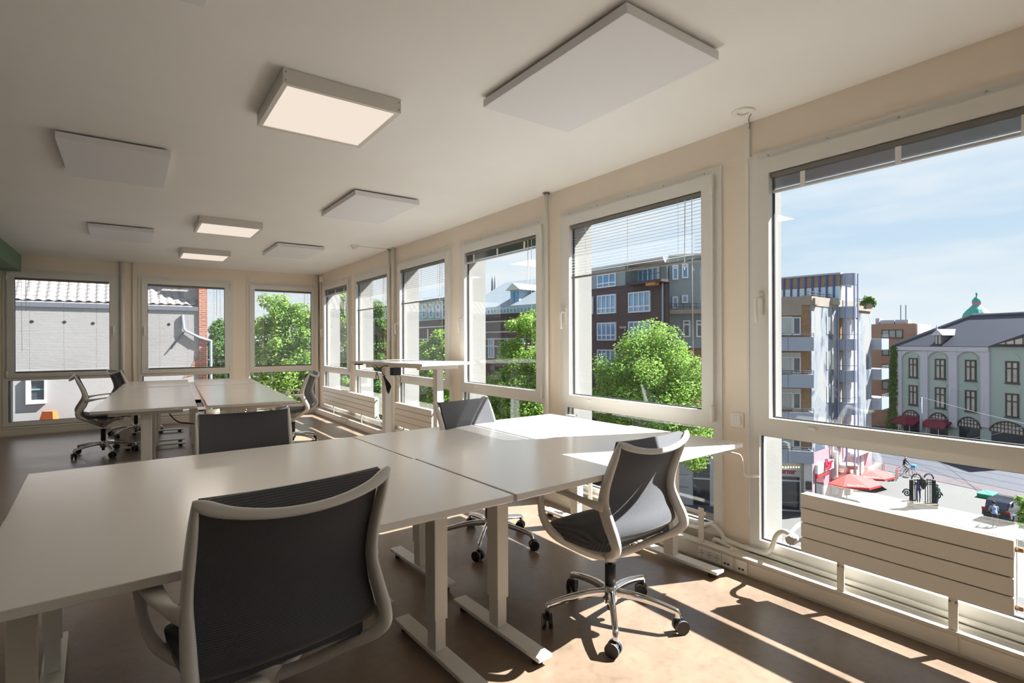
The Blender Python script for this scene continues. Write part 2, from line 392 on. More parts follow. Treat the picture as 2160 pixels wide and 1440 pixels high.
# ------------------------------------------------------------------ venetian blinds, hung in the sashes
slat_cache = {}
def slat_mesh(w):
    if w not in slat_cache:
        mb = MB(); n = 4; prof = [(-.0125 + .025*i/n, .0022*math.sin(math.pi*i/n)) for i in range(n+1)]
        vs = [(-w, y, z) for y, z in prof] + [(w, y, z) for y, z in prof]
        mb.add(vs, [(i, i+1, n+2+i, n+1+i) for i in range(n)]); slat_cache[w] = mb.mesh('slat', M['slat'], True)
    return slat_cache[w]
def blind(u0, u1, place, zbot, label, wand=1, tilt=14):
    w = round((u1-u0)/2 - .092, 4); root = thing('venetian_blind', label, 'blind', group='venetian blinds in the windows'); place(root, (u0+u1)/2)
    MB().box((-w-.004, -.020, 2.190), (w+.004, .008, 2.216), .002).build('head_rail', M['slat_dark'], root)
    yy = -.008; top = 2.176
    if zbot > 2.0:                                                     # drawn up: the slats lie in a stack
        for i in range(13): inst('slat', slat_mesh(w), root, (0, yy, 2.182 - i*.0042), (0, 0, 0))
        zb = 2.122
    else:
        n = int((top-zbot)/.0225)
        for i in range(n): inst('slat', slat_mesh(w), root, (0, yy, top - i*.0225), (R(tilt), 0, 0))
        zb = zbot
    MB().box((-w, -.020, zb-.014), (w, .004, zb), .003).build('bottom_rail', M['slat_dark'] if zbot < 2 else M['slat'], root)
    for q in (-.72, 0, .72):
        x = q*w
        if zbot > 2.0: MB().box((x-.012, -.023, zb-.012), (x+.012, -.019, 2.186)).build('ladder_tape', M['white'], root)
        else: MB().cyl((x, -.0205, zb), (x, -.0205, 2.19), .0012, n=4).build('ladder_cord', M['white'], root)
    x = wand*(w-.06)
    MB().tube([(x, -.024, 2.19), (x+.004, -.026, 1.70), (x+.01, -.026, 1.18)], .0022, 5).build('pull_cord', M['white'], root)
    MB().tube([(x-.05*wand, -.024, 2.19), (x-.052*wand, -.028, 1.75)], .003, 5).build('tilt_wand', M['white'], root)
    return root
bl = ['venetian blind drawn up tight in the large window beside the camera', 'venetian blind half lowered in the window behind the crank desk', 'venetian blind drawn up in the window with the slate-roofed house outside',
      'venetian blind half lowered in the window behind the raised standing desk', 'venetian blind half lowered in the window over the long far radiator', 'venetian blind drawn up in the last window of the right-hand wall']
st = [2.1, 1.812, 2.1, 1.795, 1.79, 2.1]
for k in range(6):
    a, b = rw[k+2]; blind(a, b, place_r, st[k], bl[k])
for k, (lb, wd) in enumerate([('fully lowered venetian blind in the leftmost back window, before the stucco wall', -1), ('fully lowered venetian blind in the middle back window, before the chimney', 1), ('fully lowered venetian blind in the back window at the corner, before the tree', 1)]):
    blind(*BW[k], place_b, .897, lb, wd, 4)

# ------------------------------------------------------------------ cable duct along the walls, with its sockets
d = struct(thing('baseboard_right', kind='structure'))
MB().box((2.775, RY, .0), (2.83, 10.05, .092)).build('duct_body', M['duct'], d)
for i in range(7):
    y0 = RY + .004 + i*1.86; MB().box((2.770, y0, .012), (2.7749, min(y0+1.852, 10.04), .078), .0015).build('duct_cover', M['duct'], d)
MB().box((2.768, RY, .0921), (2.834, 10.05, .0985), .002).build('duct_lid', M['duct'], d)
d2 = struct(thing('baseboard_back', kind='structure'))
MB().box((LX, 10.115, 0), (2.885, 10.16, .105)).build('duct_body', M['duct'], d2)
for i in range(3):
    x0 = LX + .004 + i*2.0; MB().box((x0, 10.110, .012), (x0+1.99, 10.1149, .090), .0015).build('duct_cover', M['duct'], d2)
MB().box((LX, 10.108, .1051), (2.76, 10.165, .111), .002).build('duct_lid', M['duct'], d2)
struct(MB().box((2.8301, RY, .0), (2.8849, 10.05, .012)).build('trim_gap', mat('dusty_gap', srgb(150, 120, 92), .9, var=.2, scale=12)))

def schuko(x, y, n, label):
    """row of round sockets let into the duct cover; local x runs along the wall"""
    root = thing('socket_outlet', label, 'socket', (x, y, .046), R(-90))
    w = .036*n
    MB().box((-w, -.006, -.036), (w, 0, .036), .003).build('cover_plate', M['socket'], root)
    for i in range(n):
        cx = -w + .036 + .072*i
        MB().lathe([(.0245, 0), (.0245, .0015), (.021, .0015), (.020, -.001), (0, -.001)], 20).build('socket_well', M['socket'], root).matrix_local = Matrix.Translation((cx, -.0065, 0)) @ Matrix.Rotation(R(90), 4, 'X')
        for s in (-1, 1):
            MB().cyl((cx + s*.0095, -.0066, 0), (cx + s*.0095, -.0095, 0), .003, n=8).build('contact_hole', M['black'], root)
            MB().box((cx-.004, -.0096, s*.019-.002), (cx+.004, -.0066, s*.019+.002)).build('earth_clip', M['steel'], root)
    return root
so = schuko(2.768, 1.877, 3, 'white triple socket in the cable duct below the crank desk'); so.scale = (.70, 1, .88)
def data_outlet(y, label):
    root = thing('data_outlet', label, 'socket', (2.768, y, .046), R(-90))
    MB().box((-.034, -.006, -.035), (.034, 0, .035), .003).build('cover_plate', M['socket'], root)
    MB().box((-.022, -.009, -.020), (.022, -.0061, .018), .002).build('jack_insert', M['socket'], root)
    for s in (-1, 1): MB().box((s*.010-.007, -.0098, -.016), (s*.010+.007, -.0091, -.006)).build('jack', M['black'], root)
data_outlet(1.764, 'white network outlet in the duct, next to the triple socket')
data_outlet(1.676, 'white network outlet in the duct, the one nearer the radiator valve')
data_outlet(8.33, 'small outlet in the duct below the long far radiator')
root = thing('light_switch', 'white rocker switch on the beige pier between the windows', 'switch', (WX, 1.772, .84), R(-90))
MB().box((-.041, -.010, -.041), (.041, 0, .041), .004).build('cover_plate', M['socket'], root)
MB().box((-.028, -.0145, -.028), (.028, -.0101, .028), .003).build('rocker', M['socket'], root)
tag(MB().box((1.545, BY-.012, 1.02), (1.562, BY, 1.07), .003).build('wall_plug', M['socket']), 'small cream wall plate between the middle and corner back windows', 'switch')

# ------------------------------------------------------------------ pipes
def pipe(name, pts, r, label, flange=None, n=10, sm=True, clips=()):
    root = thing(name, label, 'pipe', pts[0])
    o = Vector(pts[0]); q = [Vector(p)-o for p in pts]
    MB().tube(smooth_path([tuple(p) for p in q], 5) if len(q) > 2 else q, r, n).build('tube', M['pipe'], root, smooth=True)
    if flange: MB().cyl(Vector(flange)-o, Vector(flange)-o + Vector((0, 0, .006)), r*1.9, n=14).build('flange', M['steel'], root)
    for c in clips: MB().cyl(Vector(c)-o - Vector((0, 0, .012)), Vector(c)-o + Vector((0, 0, .012)), r*1.25, n=10).build('coupling', M['pipe'], root, smooth=True)
    return root
pipe('heating_riser', [(2.845, 3.47, .10), (2.845, 3.47, CH-.001)], .017, 'white riser pipe with a ceiling rosette between the second and third windows', (2.845, 3.47, CH-.008))
pipe('heating_riser', [(2.845, 6.66, .10), (2.845, 6.66, CH-.001)], .024, 'thicker of the two white riser pipes behind the standing desk')
pipe('heating_riser', [(2.845, 6.79, .10), (2.845, 6.79, CH-.001)], .017, 'thinner white riser pipe behind the standing desk', (2.845, 6.79, CH-.008))
pipe('heating_riser', [(2.835, 10.14, .12), (2.835, 10.14, CH-.001)], .024, 'white riser pipe in the far corner of the room')
pipe('heating_riser', [(-.066, 10.155, .112), (-.066, 10.155, CH-.001)], .031, 'thick white riser pipe between the left and middle back windows')
pipe('heating_riser', [(.068, 10.175, .112), (.068, 10.175, CH-.001)], .015, 'thin white riser pipe beside the middle back window')
tag(MB().box((WX-.016, 1.685, 2.335), (WX, 1.715, CH), .002).box((WX-.016, 1.690, .30), (WX, 1.710, 2.3349), .002).build('cable_trunking', M['pipe']), 'narrow white cable trunking running down beside the large window', 'trunking')
pipe('heating_pipe', [(2.858, 9.9, .135), (2.858, 6.0, .135), (2.858, 3.0, .135), (2.858, 2.1, .145), (2.857, 1.98, .175), (2.850, 1.92, .20), (2.850, 1.86, .17), (2.858, 1.80, .128), (2.858, 1.4, .122), (2.858, 0.0, .122)], .0125, 'upper white heating pipe running along the window wall', clips=[(2.858, 1.70, .125)])
pipe('heating_pipe', [(2.848, 9.9, .068), (2.848, 3.0, .068), (2.848, 2.0, .075), (2.846, 1.9, .115), (2.845, 1.82, .108), (2.846, 1.7, .095), (2.846, 1.2, .094), (2.846, 0.0, .094)], .0125, 'lower white heating pipe running behind the cable duct')
tag(MB().add([(2.795, 1.742, .0986), (2.832, 1.735, .0986), (2.836, 1.768, .0986), (2.815, 1.79, .0986), (2.792, 1.775, .0986), (2.80, 1.75, .112), (2.826, 1.745, .110), (2.825, 1.772, .114), (2.803, 1.772, .110)],
    [(0,1,6,5), (1,2,7,6), (2,3,8,7), (3,4,8), (4,0,5,8), (5,6,7,8), (0,4,3,2,1)]).build('plaster_fragment', mat('plaster', srgb(226, 214, 190), .9)), 'broken bit of pale plaster lying on the cable duct', 'debris')

# ------------------------------------------------------------------ radiators
def radiator(y0, y1, label, valve=False):
    Lr = y1-y0; X0 = 2.757; z0, z1 = .238, .533
    root = thing('radiator', label, 'radiator', (X0, y0, .0), 0)
    hgt = (z1-z0)/4
    for i in range(4):
        MB().box((0, 0, z0+i*hgt+.0022), (.012, Lr, z0+(i+1)*hgt-.0022), .0025).build('panel', M['rad'], root)
    MB().box((.0122, .0125, z0+.004), (.0498, Lr-.0125, z1-.03)).build('shade_block', M['gap_shade'], root)  # near-black filler painting the shade behind slots and grooves
    MB().box((.050, .0, z0+.002), (.062, Lr, z1-.004), .002).build('back_panel', M['rad'], root)
    for y in (0.002, Lr-.012): MB().box((.0122, y, z0+.002), (.0499, y+.010, z1-.004), .0015).build('end_cap', M['rad'], root)
    g = MB(); n = int((Lr-.10)/.0085)
    g.box((.0125, .012, z1-.0115), (.0165, Lr-.012, z1-.0045)); g.box((.0455, .012, z1-.0115), (.0495, Lr-.012, z1-.0045))
    for y in (.012, Lr-.052): g.box((.0166, y, z1-.0115), (.0454, y+.04, z1-.0045))
    for i in range(n):
        y = .055 + i*.0085
        if y > Lr-.06: break
        g.box((.0166, y, z1-.0105), (.0454, y+.0042, z1-.0052))
    tag(g.build('top_grille', M['rad'], root), kind='stuff')
    for q in (.24, .78):
        y = q*Lr
        MB().box((.020, y-.016, .0990), (.028, y+.016, z0+.05), .001).box((.020, y-.030, z0-.006), (.034, y+.030, z0+.012), .002).build('bracket', M['rad'], root)
        for s in (-1, 1): MB().cyl((.0195, y+s*.010, z0-.022), (.0175, y+s*.010, z0-.022), .0045, n=8).build('bolt', M['steel'], root)
    for z in (z1-.04, z0+.03):                                         # plugs at the near end
        MB().cyl((.031, 0, z), (.031, -.022, z), .012, .010, 10).build('plug', mat('brass', srgb(176, 140, 110), .4, metal=.6), root, smooth=True)
    if valve:
        zv = z0+.045
        v = MB().tube(smooth_path([(.031, Lr, zv), (.031, Lr+.03, zv), (.031, Lr+.05, zv)], 3), .011, 10).build('valve', M['steel'], root, smooth=True)
        MB().cyl((.026, Lr+.045, zv), (-.022, Lr+.045, zv), .026, .022, 20).build('thermostat_head', mat('thermostat_grey', srgb(190, 188, 184), .4), v, smooth=False)
        rib = MB().box((-.020, -.0025, .022), (.020, .0025, .0262)).mesh('rib', M['white'])
        for k in range(12): inst('rib', rib, v, (.002, Lr+.045, zv), (k*math.pi/6, 0, 0))
        MB().tube(smooth_path([(.031, Lr+.045, zv), (.033, Lr+.10, zv+.02), (.045, Lr+.15, zv-.02), (.075, Lr+.20, zv-.12), (.094, Lr+.27, zv-.155), (.094, Lr+.5, zv-.16)], 4), .0125, 10).build('supply_pipe', M['pipe'], root, smooth=True)
    else:
        MB().tube(smooth_path([(.031, -.02, z0+.03), (.034, -.06, z0+.02), (.05, -.13, z0-.05), (.075, -.17, .14)], 4), .009, 8).build('supply_pipe', M['pipe'], root, smooth=True)
    return root
radiator(.55, 1.35, 'white panel radiator in front of the large right-hand window', True)
radiator(5.40, 6.42, 'short white panel radiator behind the raised standing desk')
radiator(7.10, 9.52, 'long white panel radiator below the far windows of the right wall')
root = thing('radiator_bracket', 'bare white radiator bracket standing on the duct behind the crank desk', 'bracket', (2.79, 1.952, .0))
MB().box((-.004, -.018, .099), (.004, .018, .30), .001).box((-.006, -.03, .262), (.006, .62, .280), .001).build('bracket_bar', M['rad'], root)
root = thing('radiator_bracket', 'bare white radiator bracket seen under the crank desk, beyond its leg', 'bracket', (2.79, 2.90, .0))
MB().box((-.004, -.018, .099), (.004, .018, .30), .001).box((-.005, -.05, .285), (.005, .05, .31), .001).build('bracket_bar', M['rad'], root)

# ------------------------------------------------------------------ ceiling fittings
def lamp(y0, label):
    x0, x1, y1 = .572, 1.142, y0+.60; z0 = CH-.072
    root = thing('ceiling_lamp', label, 'lamp', ((x0+x1)/2, (y0+y1)/2, CH-.001)); hx, hy = (x1-x0)/2, .30
    A = lambda u, v, t: (u, v, t)
    MB().plate([-hx, -hx+.022, hx-.022, hx], [-hy, -hy+.022, hy-.022, hy], lambda i, j: not (i == 1 and j == 1), -.071, 0, A).build('housing', M['lampbox'], root)
    MB().box((-hx+.0221, -hy+.0221, -.066), (hx-.0221, hy-.0221, -.058)).build('diffuser', M['lamp'], root)
    li = bpy.data.lights.new('lamp_light', 'AREA'); li.shape = 'RECTANGLE'; li.size, li.size_y = .50, .53; li.energy = 4.5; li.color = (1, .90, .78)
    lo = bpy.data.objects.new('lamp_light', li); COL.objects.link(lo); lo.parent = root; lo.location = (0, 0, -.074)
    for sx in (-1, 1):
        for z in (-.018, -.055): MB().cyl((sx*(hx-.012), -hy, z), (sx*(hx-.012), -hy-.002, z), .004, n=8).build('screw', M['steel'], root)
    return root
lamp(2.565, 'lit square ceiling lamp nearest the camera'); lamp(6.03, 'lit square ceiling lamp, middle of the row of three'); lamp(8.18, 'lit square ceiling lamp farthest away, near the back wall')
def hpanel(x0, y0, y1, label):
    x1 = x0+.57; root = thing('ceiling_heater', label, 'heater', ((x0+x1)/2, (y0+y1)/2, CH)); hx, hy = (x1-x0)/2, (y1-y0)/2
    MB().box((-hx, -hy, -.052), (hx, hy, -.012), .002).build('panel_body', M['panel'], root)
    for sx in (-1, 1):
        for sy in (-1, 1): MB().box((sx*hx*.7-.03, sy*hy*.8-.03, -.0119), (sx*hx*.7+.03, sy*hy*.8+.03, -.0005)).build('mount', M['white'], root)
hpanel(1.473, 1.335, 2.30, 'large white heating panel on the ceiling nearest the camera'); hpanel(1.497, 4.26, 5.20, 'white ceiling heating panel between the lamps and the riser pipes')
hpanel(1.508, 7.07, 8.0, 'white ceiling heating panel farthest along the window side'); hpanel(-.343, 4.07, 4.95, 'white ceiling heating panel on the left, beyond the first lamp')
hpanel(-.335, 7.0, 7.78, 'white ceiling heating panel on the left, towards the back wall'); hpanel(-.345, 1.25, 2.19, 'white ceiling heating panel cut by the top edge of the picture')
root = thing('ceiling_ring', 'round white mounting ring left on the ceiling above the pier', 'ring', (2.715, 1.63, CH))
MB().lathe([(.030, 0), (.030, -.008), (.058, -.008), (.062, 0)], 28).build('ring', M['white'], root, smooth=False)
MB().tube(smooth_path([(.045, -.02, -.009), (.09, .02, -.012), (.15, .05, -.03), (.158, .07, -.05)], 4), .003, 6).build('loose_wire', M['slat_dark'], root)
root = thing('smoke_detector', 'small white detector on the ceiling before the riser pipes', 'detector', (2.38, 6.80, CH))
MB().lathe([(0, -.045), (.028, -.045), (.034, -.03), (.036, -.018), (.05, -.016), (.052, 0)], 20).build('body', M['white'], root, smooth=True)
MB().tube([(.05, 0, -.004), (.20, .0, -.004), (.44, .0, -.004)], .003, 5).build('wire', M['white'], root)
root = thing('motion_sensor', 'small cream motion sensor high in the far corner', 'sensor', (2.862, 9.93, 2.44), R(-90))
MB().box((-.03, -.035, -.05), (.03, .02, .05), .006).build('body', M['socket'], root)
MB().cyl((0, .0, -.05), (0, .0, -.9), .003, n=5).build('wire', M['slat_dark'], root)
# ================================================================== desks
def desk(x, y, rz, Wd, Dp, H, label, group, inset=.2, crank=None, box=False, cross=True, foot=.64):
    """T-leg desk; local x along its length, origin on the floor under the middle"""
    root = thing('desk', label, 'desk', (x, y, 0), rz, group)
    MB().box((-Wd/2, -Dp/2, H-.025), (Wd/2, Dp/2, H), .0025).build('table_top', M['desk'], root)
    ins = inset if isinstance(inset, tuple) else (inset, inset); xa, xb = -(Wd/2-ins[0]), Wd/2-ins[1]
    for s in (-1, 1):
        lx = xa if s < 0 else xb
        lg = MB().box((lx-.030, -.040, .17), (lx+.030, .040, H-.066), .003).box((lx-.024, -.034, .046), (lx+.024, .034, .1699), .003).build('leg', M['white'], root)
        MB().box((lx-.036, -foot/2, .028), (lx+.036, foot/2, .0459), .003).build('foot', M['white'], lg)
        for t in (-1, 1): MB().cyl((lx, t*(foot/2-.05), .0), (lx, t*(foot/2-.05), .0279), .022, n=12).build('glide', M['rubber'], lg)
        MB().box((lx-.028, -Dp*.36, H-.0659), (lx+.028, Dp*.36, H-.0255), .003).build('top_bracket', M['white'], lg)
    if cross:
        for t in (-1, 1): MB().box((xa+.0285, t*.10-.015, H-.060), (xb-.0285, t*.10+.015, H-.030), .002).build('cross_rail', M['white'], root)
    if crank:
        q = crank
        MB().tube(smooth_path([(q*(Wd/2-.115), -Dp/2+.10, H-.045), (q*(Wd/2-.10), -Dp/2-.01, H-.045), (q*(Wd/2-.085), -Dp/2-.035, H-.06), (q*(Wd/2-.08), -Dp/2-.042, H-.11), (q*(Wd/2-.078), -Dp/2-.046, H-.15), (q*(Wd/2-.05), -Dp/2-.055, H-.165), (q*(Wd/2+.02), -Dp/2-.075, H-.17)], 4), .0058, 8).build('crank', M['white'], root, smooth=True)
        MB().cyl((q*(Wd/2-.045), -Dp/2-.0565, H-.1655), (q*(Wd/2+.025), -Dp/2-.0765, H-.1708), .0085, n=10).build('crank_grip', M['white'], root, smooth=True)
    if box:
        MB().box((xa+.05, -.10, H-.11), (xa+.17, -.02, H-.0605), .004).build('control_box', M['black'], root)
    return root
# front bench: two pairs pushed together
def pair_pos(c0, rz, Wd, Dp, row, gap=.006):
    ux, uy = math.cos(rz), math.sin(rz); d = Dp/2 + row*(Dp+gap)
    return c0[0] + ux*Wd/2 - uy*d, c0[1] + uy*Wd/2 + ux*d
G1 = 'white desks of the front bench'
ra, rb_ = R(2.3), R(2.5)
x, y = pair_pos((-.290, 1.530), ra, 1.435, .78, 0); desk(x, y, ra, 1.435, .78, .740, 'white desk at the lower left, with the chair back to the camera before it', G1, inset=(.075, .10))
x, y = pair_pos((-.290, 1.530), ra, 1.435, .78, 1); desk(x, y, ra, 1.435, .78, .735, 'white desk of the front bench on its far left side', G1, inset=(.10, .10))
x, y = pair_pos((1.153, 1.580), rb_, 1.585, .78, 0); desk(x, y, rb_, 1.585, .78, .742, 'white crank desk by the window, with the turned chair before it', G1, inset=(.20, .11), crank=1)
x, y = pair_pos((1.153, 1.580), rb_, 1.585, .78, 1); desk(x, y, rb_, 1.585, .78, .737, 'white desk of the front bench on its far right side, by the window', G1, inset=(.24, .11))
tag(MB().box((2.69, 2.99, .7372), (2.745, 3.06, .7462), .002, ).build('cable_grommet', mat('grey_cap', srgb(150, 148, 144), .5)), 'small grey cap lying on the far corner of the front bench', 'cap')
# far bench: two columns of three, long sides together
G2 = 'white desks of the far bench'
rf = R(-3.4); vx, vy = math.sin(-rf), math.cos(rf); ux, uy = math.cos(rf), math.sin(rf)
far_lab = [['left front desk of the far bench', 'left middle desk of the far bench', 'left back desk of the far bench'], ['right front desk of the far bench', 'right middle desk of the far bench', 'right back desk of the far bench']]
for c in range(2):
    for r in range(3):
        du = .375 + c*.83; dv = .65 + r*1.305
        cx, cy_ = -.255 + ux*du + vx*dv, 5.50 + uy*du + vy*dv
        desk(cx, cy_, rf + R(90), 1.30, .75, (.742, .739, .744)[r] - .004*c, 'white ' + far_lab[c][r], G2, inset=.16)
du = .79; o = thing('cable_tray', 'white cable channel between the two columns of the far bench', 'channel', (-.255 + ux*du + vx*.02, 5.50 + uy*du + vy*.02, 0), rf)
MB().box((-.034, .0, .640), (.034, 3.85, .655), .002).box((-.034, 0, .6551), (-.029, 3.85, .70)).box((.029, 0, .6551), (.034, 3.85, .70)).build('channel', M['white'], o)
for i in range(4):
    MB().box((-.030, .25+i*1.1, .0), (.030, .31+i*1.1, .6399), .003).build('post', M['white'], o)
MB().box((-.033, .0, .7001), (.033, .22, .7065), .002).build('flap', M['white'], o)
MB().box((-.033, 1.0, .7001), (.033, 3.84, .7065), .002).build('flap', M['white'], o)
o = tag(MB().box((-.024, .30, .6552), (.024, .75, .692), .004).build('power_strip', M['black']), 'black power strip lying in the cable channel of the far bench', 'power strip'); o.location = (-.255 + ux*du + vx*.02, 5.50 + uy*du + vy*.02, 0); o.rotation_euler = (0, 0, rf)
def lowbar(u, v, lab, nm, z0, z1, l):
    o = tag(MB().box((-l/2, -.02, z0), (l/2, .02, z1), .003).build(nm, M['white']), lab, 'bar'); o.location = (-.255 + ux*u + vx*v, 5.50 + uy*u + vy*v, 0); o.rotation_euler = (0, 0, rf); return o
# dark cables under the far bench
def cable(pts, r, label, group=None):
    o = Vector(pts[0]); c = tag(MB().tube(smooth_path([tuple(Vector(p)-o) for p in pts], 6), r, 6).build('cable', M['cable'], None, smooth=True), label, 'cable', group); c.location = o; return c
cable([(.30, 6.3, .70), (.33, 6.25, .60), (.40, 6.2, .52), (.50, 6.15, .50), (.62, 6.2, .46), (.66, 6.4, .30), (.66, 6.5, .02), (.60, 6.9, .008)], .006, 'black cable hanging under the left front desk of the far bench')
cable([(.95, 6.0, .71), (.96, 5.95, .62), (.99, 5.9, .60), (1.02, 5.92, .66), (1.03, 6.0, .71)], .004, 'black cable loop under the right front desk of the far bench')
# raised standing desk
hd = R(12)
sd = desk(2.355, 5.06, hd + R(90), 1.20, .66, 1.10, 'sit-stand desk raised high in front of the windows', None, inset=.17)
sd.name = 'standing_desk'
o = MB().box((.14, .02, .955), (.20, .12, 1.035), .004).build('control_box', M['black'], sd)
MB().box((.16, -.0, 1.0351), (.19, .015, 1.06), .002).build('plug', M['black'], o)
MB().box((.50, .24, 1.058), (.58, .30, 1.0745), .003).build('hand_switch', M['black'], sd)
def scable(pts, r=.004): MB().tube(smooth_path(pts, 6), r, 6).build('cable', M['cable'], sd, smooth=True)
scable([(.45, .22, 1.065), (.40, .20, 1.05), (.36, .18, .99), (.33, .17, .93), (.345, .17, .90), (.36, .18, .95), (.30, .15, 1.04), (.22, .10, 1.05)])
scable([(.36, .19, 1.06), (.30, .18, 1.02), (.26, .16, .97), (.24, .15, .94)])
for k in range(6):
    a = k*.012; scable([(.25, .155+a*.2, .945), (.225+a*.4, .145, .90), (.19+a*.5, .14, .85-a), (.16+a*.6, .135, .835-a), (.175+a*.6, .14, .87-a*.5), (.22+a*.3, .15, .915), (.245, .155, .94)], .0045)
scable([(.14, .06, .97), (.11, .05, .93), (.12, .05, .87), (.10, .05, .85)], .003)

# ================================================================== chairs
def make_chair(label, lift=0.0, rot_base=0.0):
    root = thing('office_chair', label, 'chair')
    up = lambda o: setattr(o, 'location', (0, 0, lift)) or o
    prof = smooth_path([(-.262, .908), (-.247, .865), (-.216, .79), (-.186, .715), (-.174, .650), (-.190, .585), (-.216, .540), (-.224, .505), (-.205, .478)], 4)
    def pf(v):
        q = v*(len(prof)-1); i = min(int(q), len(prof)-2); t = q-i; a, b = prof[i], prof[i+1]
        return a[0]+(b[0]-a[0])*t, a[1]+(b[1]-a[1])*t
    def back(u, v):
        y, z = pf(v); s = 2*u-1; hw = .221 + .004*v
        bow = (1-s*s)*(.030*min(1, v*4))
        return (s*hw, y - bow + .012, z)
    up(MB().slab(back, 14, 26, .014).build('backrest', M['fabric'], root, smooth=False, auto=50))
    # fabric lip that folds over the top towards the frame bar
    def lip(u, v):
        s = 2*u-1; k = (1-s*s)
        return (s*.222, -.250 - v*(.010 + .042*k), .908 - v*(.003 + .044*k))
    up(MB().slab(lip, 14, 4, .006).build('top_fold', M['fabric'], root, auto=50))
    # cushion
    def seat(u, v):
        s = 2*u-1; y = -.195 + .45*v
        e_ = max(0, (v-.72)/.28); hw = .218*(1 - .32*e_**3) * (1 - .10*(1-min(1, v*4)))
        z = .474 - .012*math.sin(v*math.pi)*1.0 - .030*max(0, (v-.80)/.20)**2 - .010*abs(s)**4
        if v < .12: z += (.12-v)*.12
        return (s*hw, y, z)
    up(MB().slab(seat, 12, 16, -.034).build('seat', M['fabric'], root, auto=55))
    # one-piece shell: two uprights, top bar, hull and arm loops
    fr = []
    for s in (-1, 1):
        pts = [(s*.234, -.270, .914), (s*.233, -.246, .858), (s*.232, -.212, .780), (s*.232, -.186, .705), (s*.233, -.180, .640), (s*.236, -.208, .575), (s*.239, -.240, .520), (s*.235, -.248, .482), (s*.212, -.222, .446), (s*.158, -.155, .404), (s*.085, -.080, .352), (0, -.015, .318)]
        rad = [(.006, .007), (.010, .017), (.012, .020), (.012, .023), (.013, .027), (.015, .029), (.016, .026), (.017, .022), (.018, .019), (.020, .017), (.022, .017), (.024, .017)]
        path = smooth_path([p + r for p, r in zip(pts, rad)], 4)
        up(MB().tube([p[:3] for p in path], [tuple(p[3:]) for p in path], 10, up=(1, 0, .12*s), sup=.75).build('back_upright', M['plastic'], root, smooth=True))
        pts = [(s*.240, -.185, .636), (s*.256, -.150, .640), (s*.272, -.075, .652), (s*.278, .020, .662), (s*.278, .100, .664), (s*.276, .145, .652), (s*.273, .168, .615), (s*.269, .172, .560), (s*.262, .160, .500), (s*.236, .120, .438), (s*.165, .060, .384), (s*.080, .010, .340), (0, -.012, .320)]
        rad = [(.010, .026), (.012, .018), (.022, .009), (.026, .008), (.026, .008), (.023, .009), (.018, .011), (.015, .015), (.014, .019), (.015, .021), (.018, .020), (.022, .018), (.024, .018)]
        path = smooth_path([p + r for p, r in zip(pts, rad)], 4)
        up(MB().tube([p[:3] for p in path], [tuple(p[3:]) for p in path], 10, up=(1, 0, 0), sup=.75).build('armrest', M['plastic'], root, smooth=True))
    half_bar = [(.236, -.270, .912, .007, .008), (.215, -.281, .900, .009, .016), (.165, -.298, .882, .008, .014), (.085, -.311, .867, .008, .0125), (0, -.315, .862, .008, .012)]
    top = smooth_path([(-x, y, z, p_, q_) for x, y, z, p_, q_ in half_bar] + half_bar[-2::-1], 4)
    up(MB().tube([p[:3] for p in top], [(p[3], p[4]) for p in top], 10, up=(0, -1, .3), sup=.8).build('top_bar', M['plastic'], root, smooth=True))
    # seat tray and mechanism
    up(MB().grid(lambda u, v: ((2*u-1)*.205*(1-.35*(1-v)), -.12 + .36*v, (.432 - .030*(1-abs(2*u-1))*(1-v))), 8, 6).build('seat_shell', M['plastic'], root, smooth=True))
    up(MB().cyl((0, -.012, .300), (0, -.012, .395), .030, .055, 16).build('mechanism', M['plastic'], root, smooth=True))
    up(MB().tube(smooth_path([(.03, .05, .395), (.14, .10, .392), (.20, .13, .390)], 3), [(.010, .005)]*7, 8).build('lever', M['plastic'], root, smooth=True))
    MB().cyl((0, -.012, .25), (0, -.012, .33), .0135, n=14).build('gas_piston', M['chrome'], root, smooth=True)
    MB().cyl((0, -.012, .155), (0, -.012, .282+lift), .0255, n=18).build('gas_column', M['black'], root, smooth=True)
    bs = MB().lathe([(0, .075), (.026, .075), (.034, .095), (.036, .135), (.030, .158), (.026, .160), (0, .160)], 20, (0, -.012, 0)).build('base_hub', M['chrome'], root, smooth=True)
    MB().cyl((0, -.012, .045), (0, -.012, .0749), .016, n=12).build('column_foot', M['black'], bs, smooth=True)
    leg = MB().tube(smooth_path([(.020, 0, .128, .016, .022), (.11, 0, .128, .0155, .020), (.20, 0, .117, .014, .016), (.285, 0, .098, .0125, .012), (.305, 0, .090, .012, .012), (.308, 0, .072, .011, .011)], 4) and [p[:3] for p in smooth_path([(.020, 0, .128), (.11, 0, .128), (.20, 0, .117), (.285, 0, .098), (.303, 0, .090), (.308, 0, .066)], 4)],
                    [(.0155 - .004*i/20, .020 - .009*i/20) for i in range(21)], 10, up=(0, 1, 0), sup=.8).mesh('base_leg', M['chrome'], True)
    hood = MB().cyl((0, 0, .040), (0, 0, .067), .008, n=10).box((-.012, -.005, .030), (.020, .005, .052), .002).mesh('caster', M['black'])
    wheel = MB(); wheel.tube([(0, -.0085, 0), (0, .0085, 0)], .0305, 20); wheel.cur = 1
    wheel.tube([(0, .0060, 0), (0, .0092, 0)], .0312, 20, cap=False); wheel = wheel.mesh('wheel', [M['black'], M['tyre']])
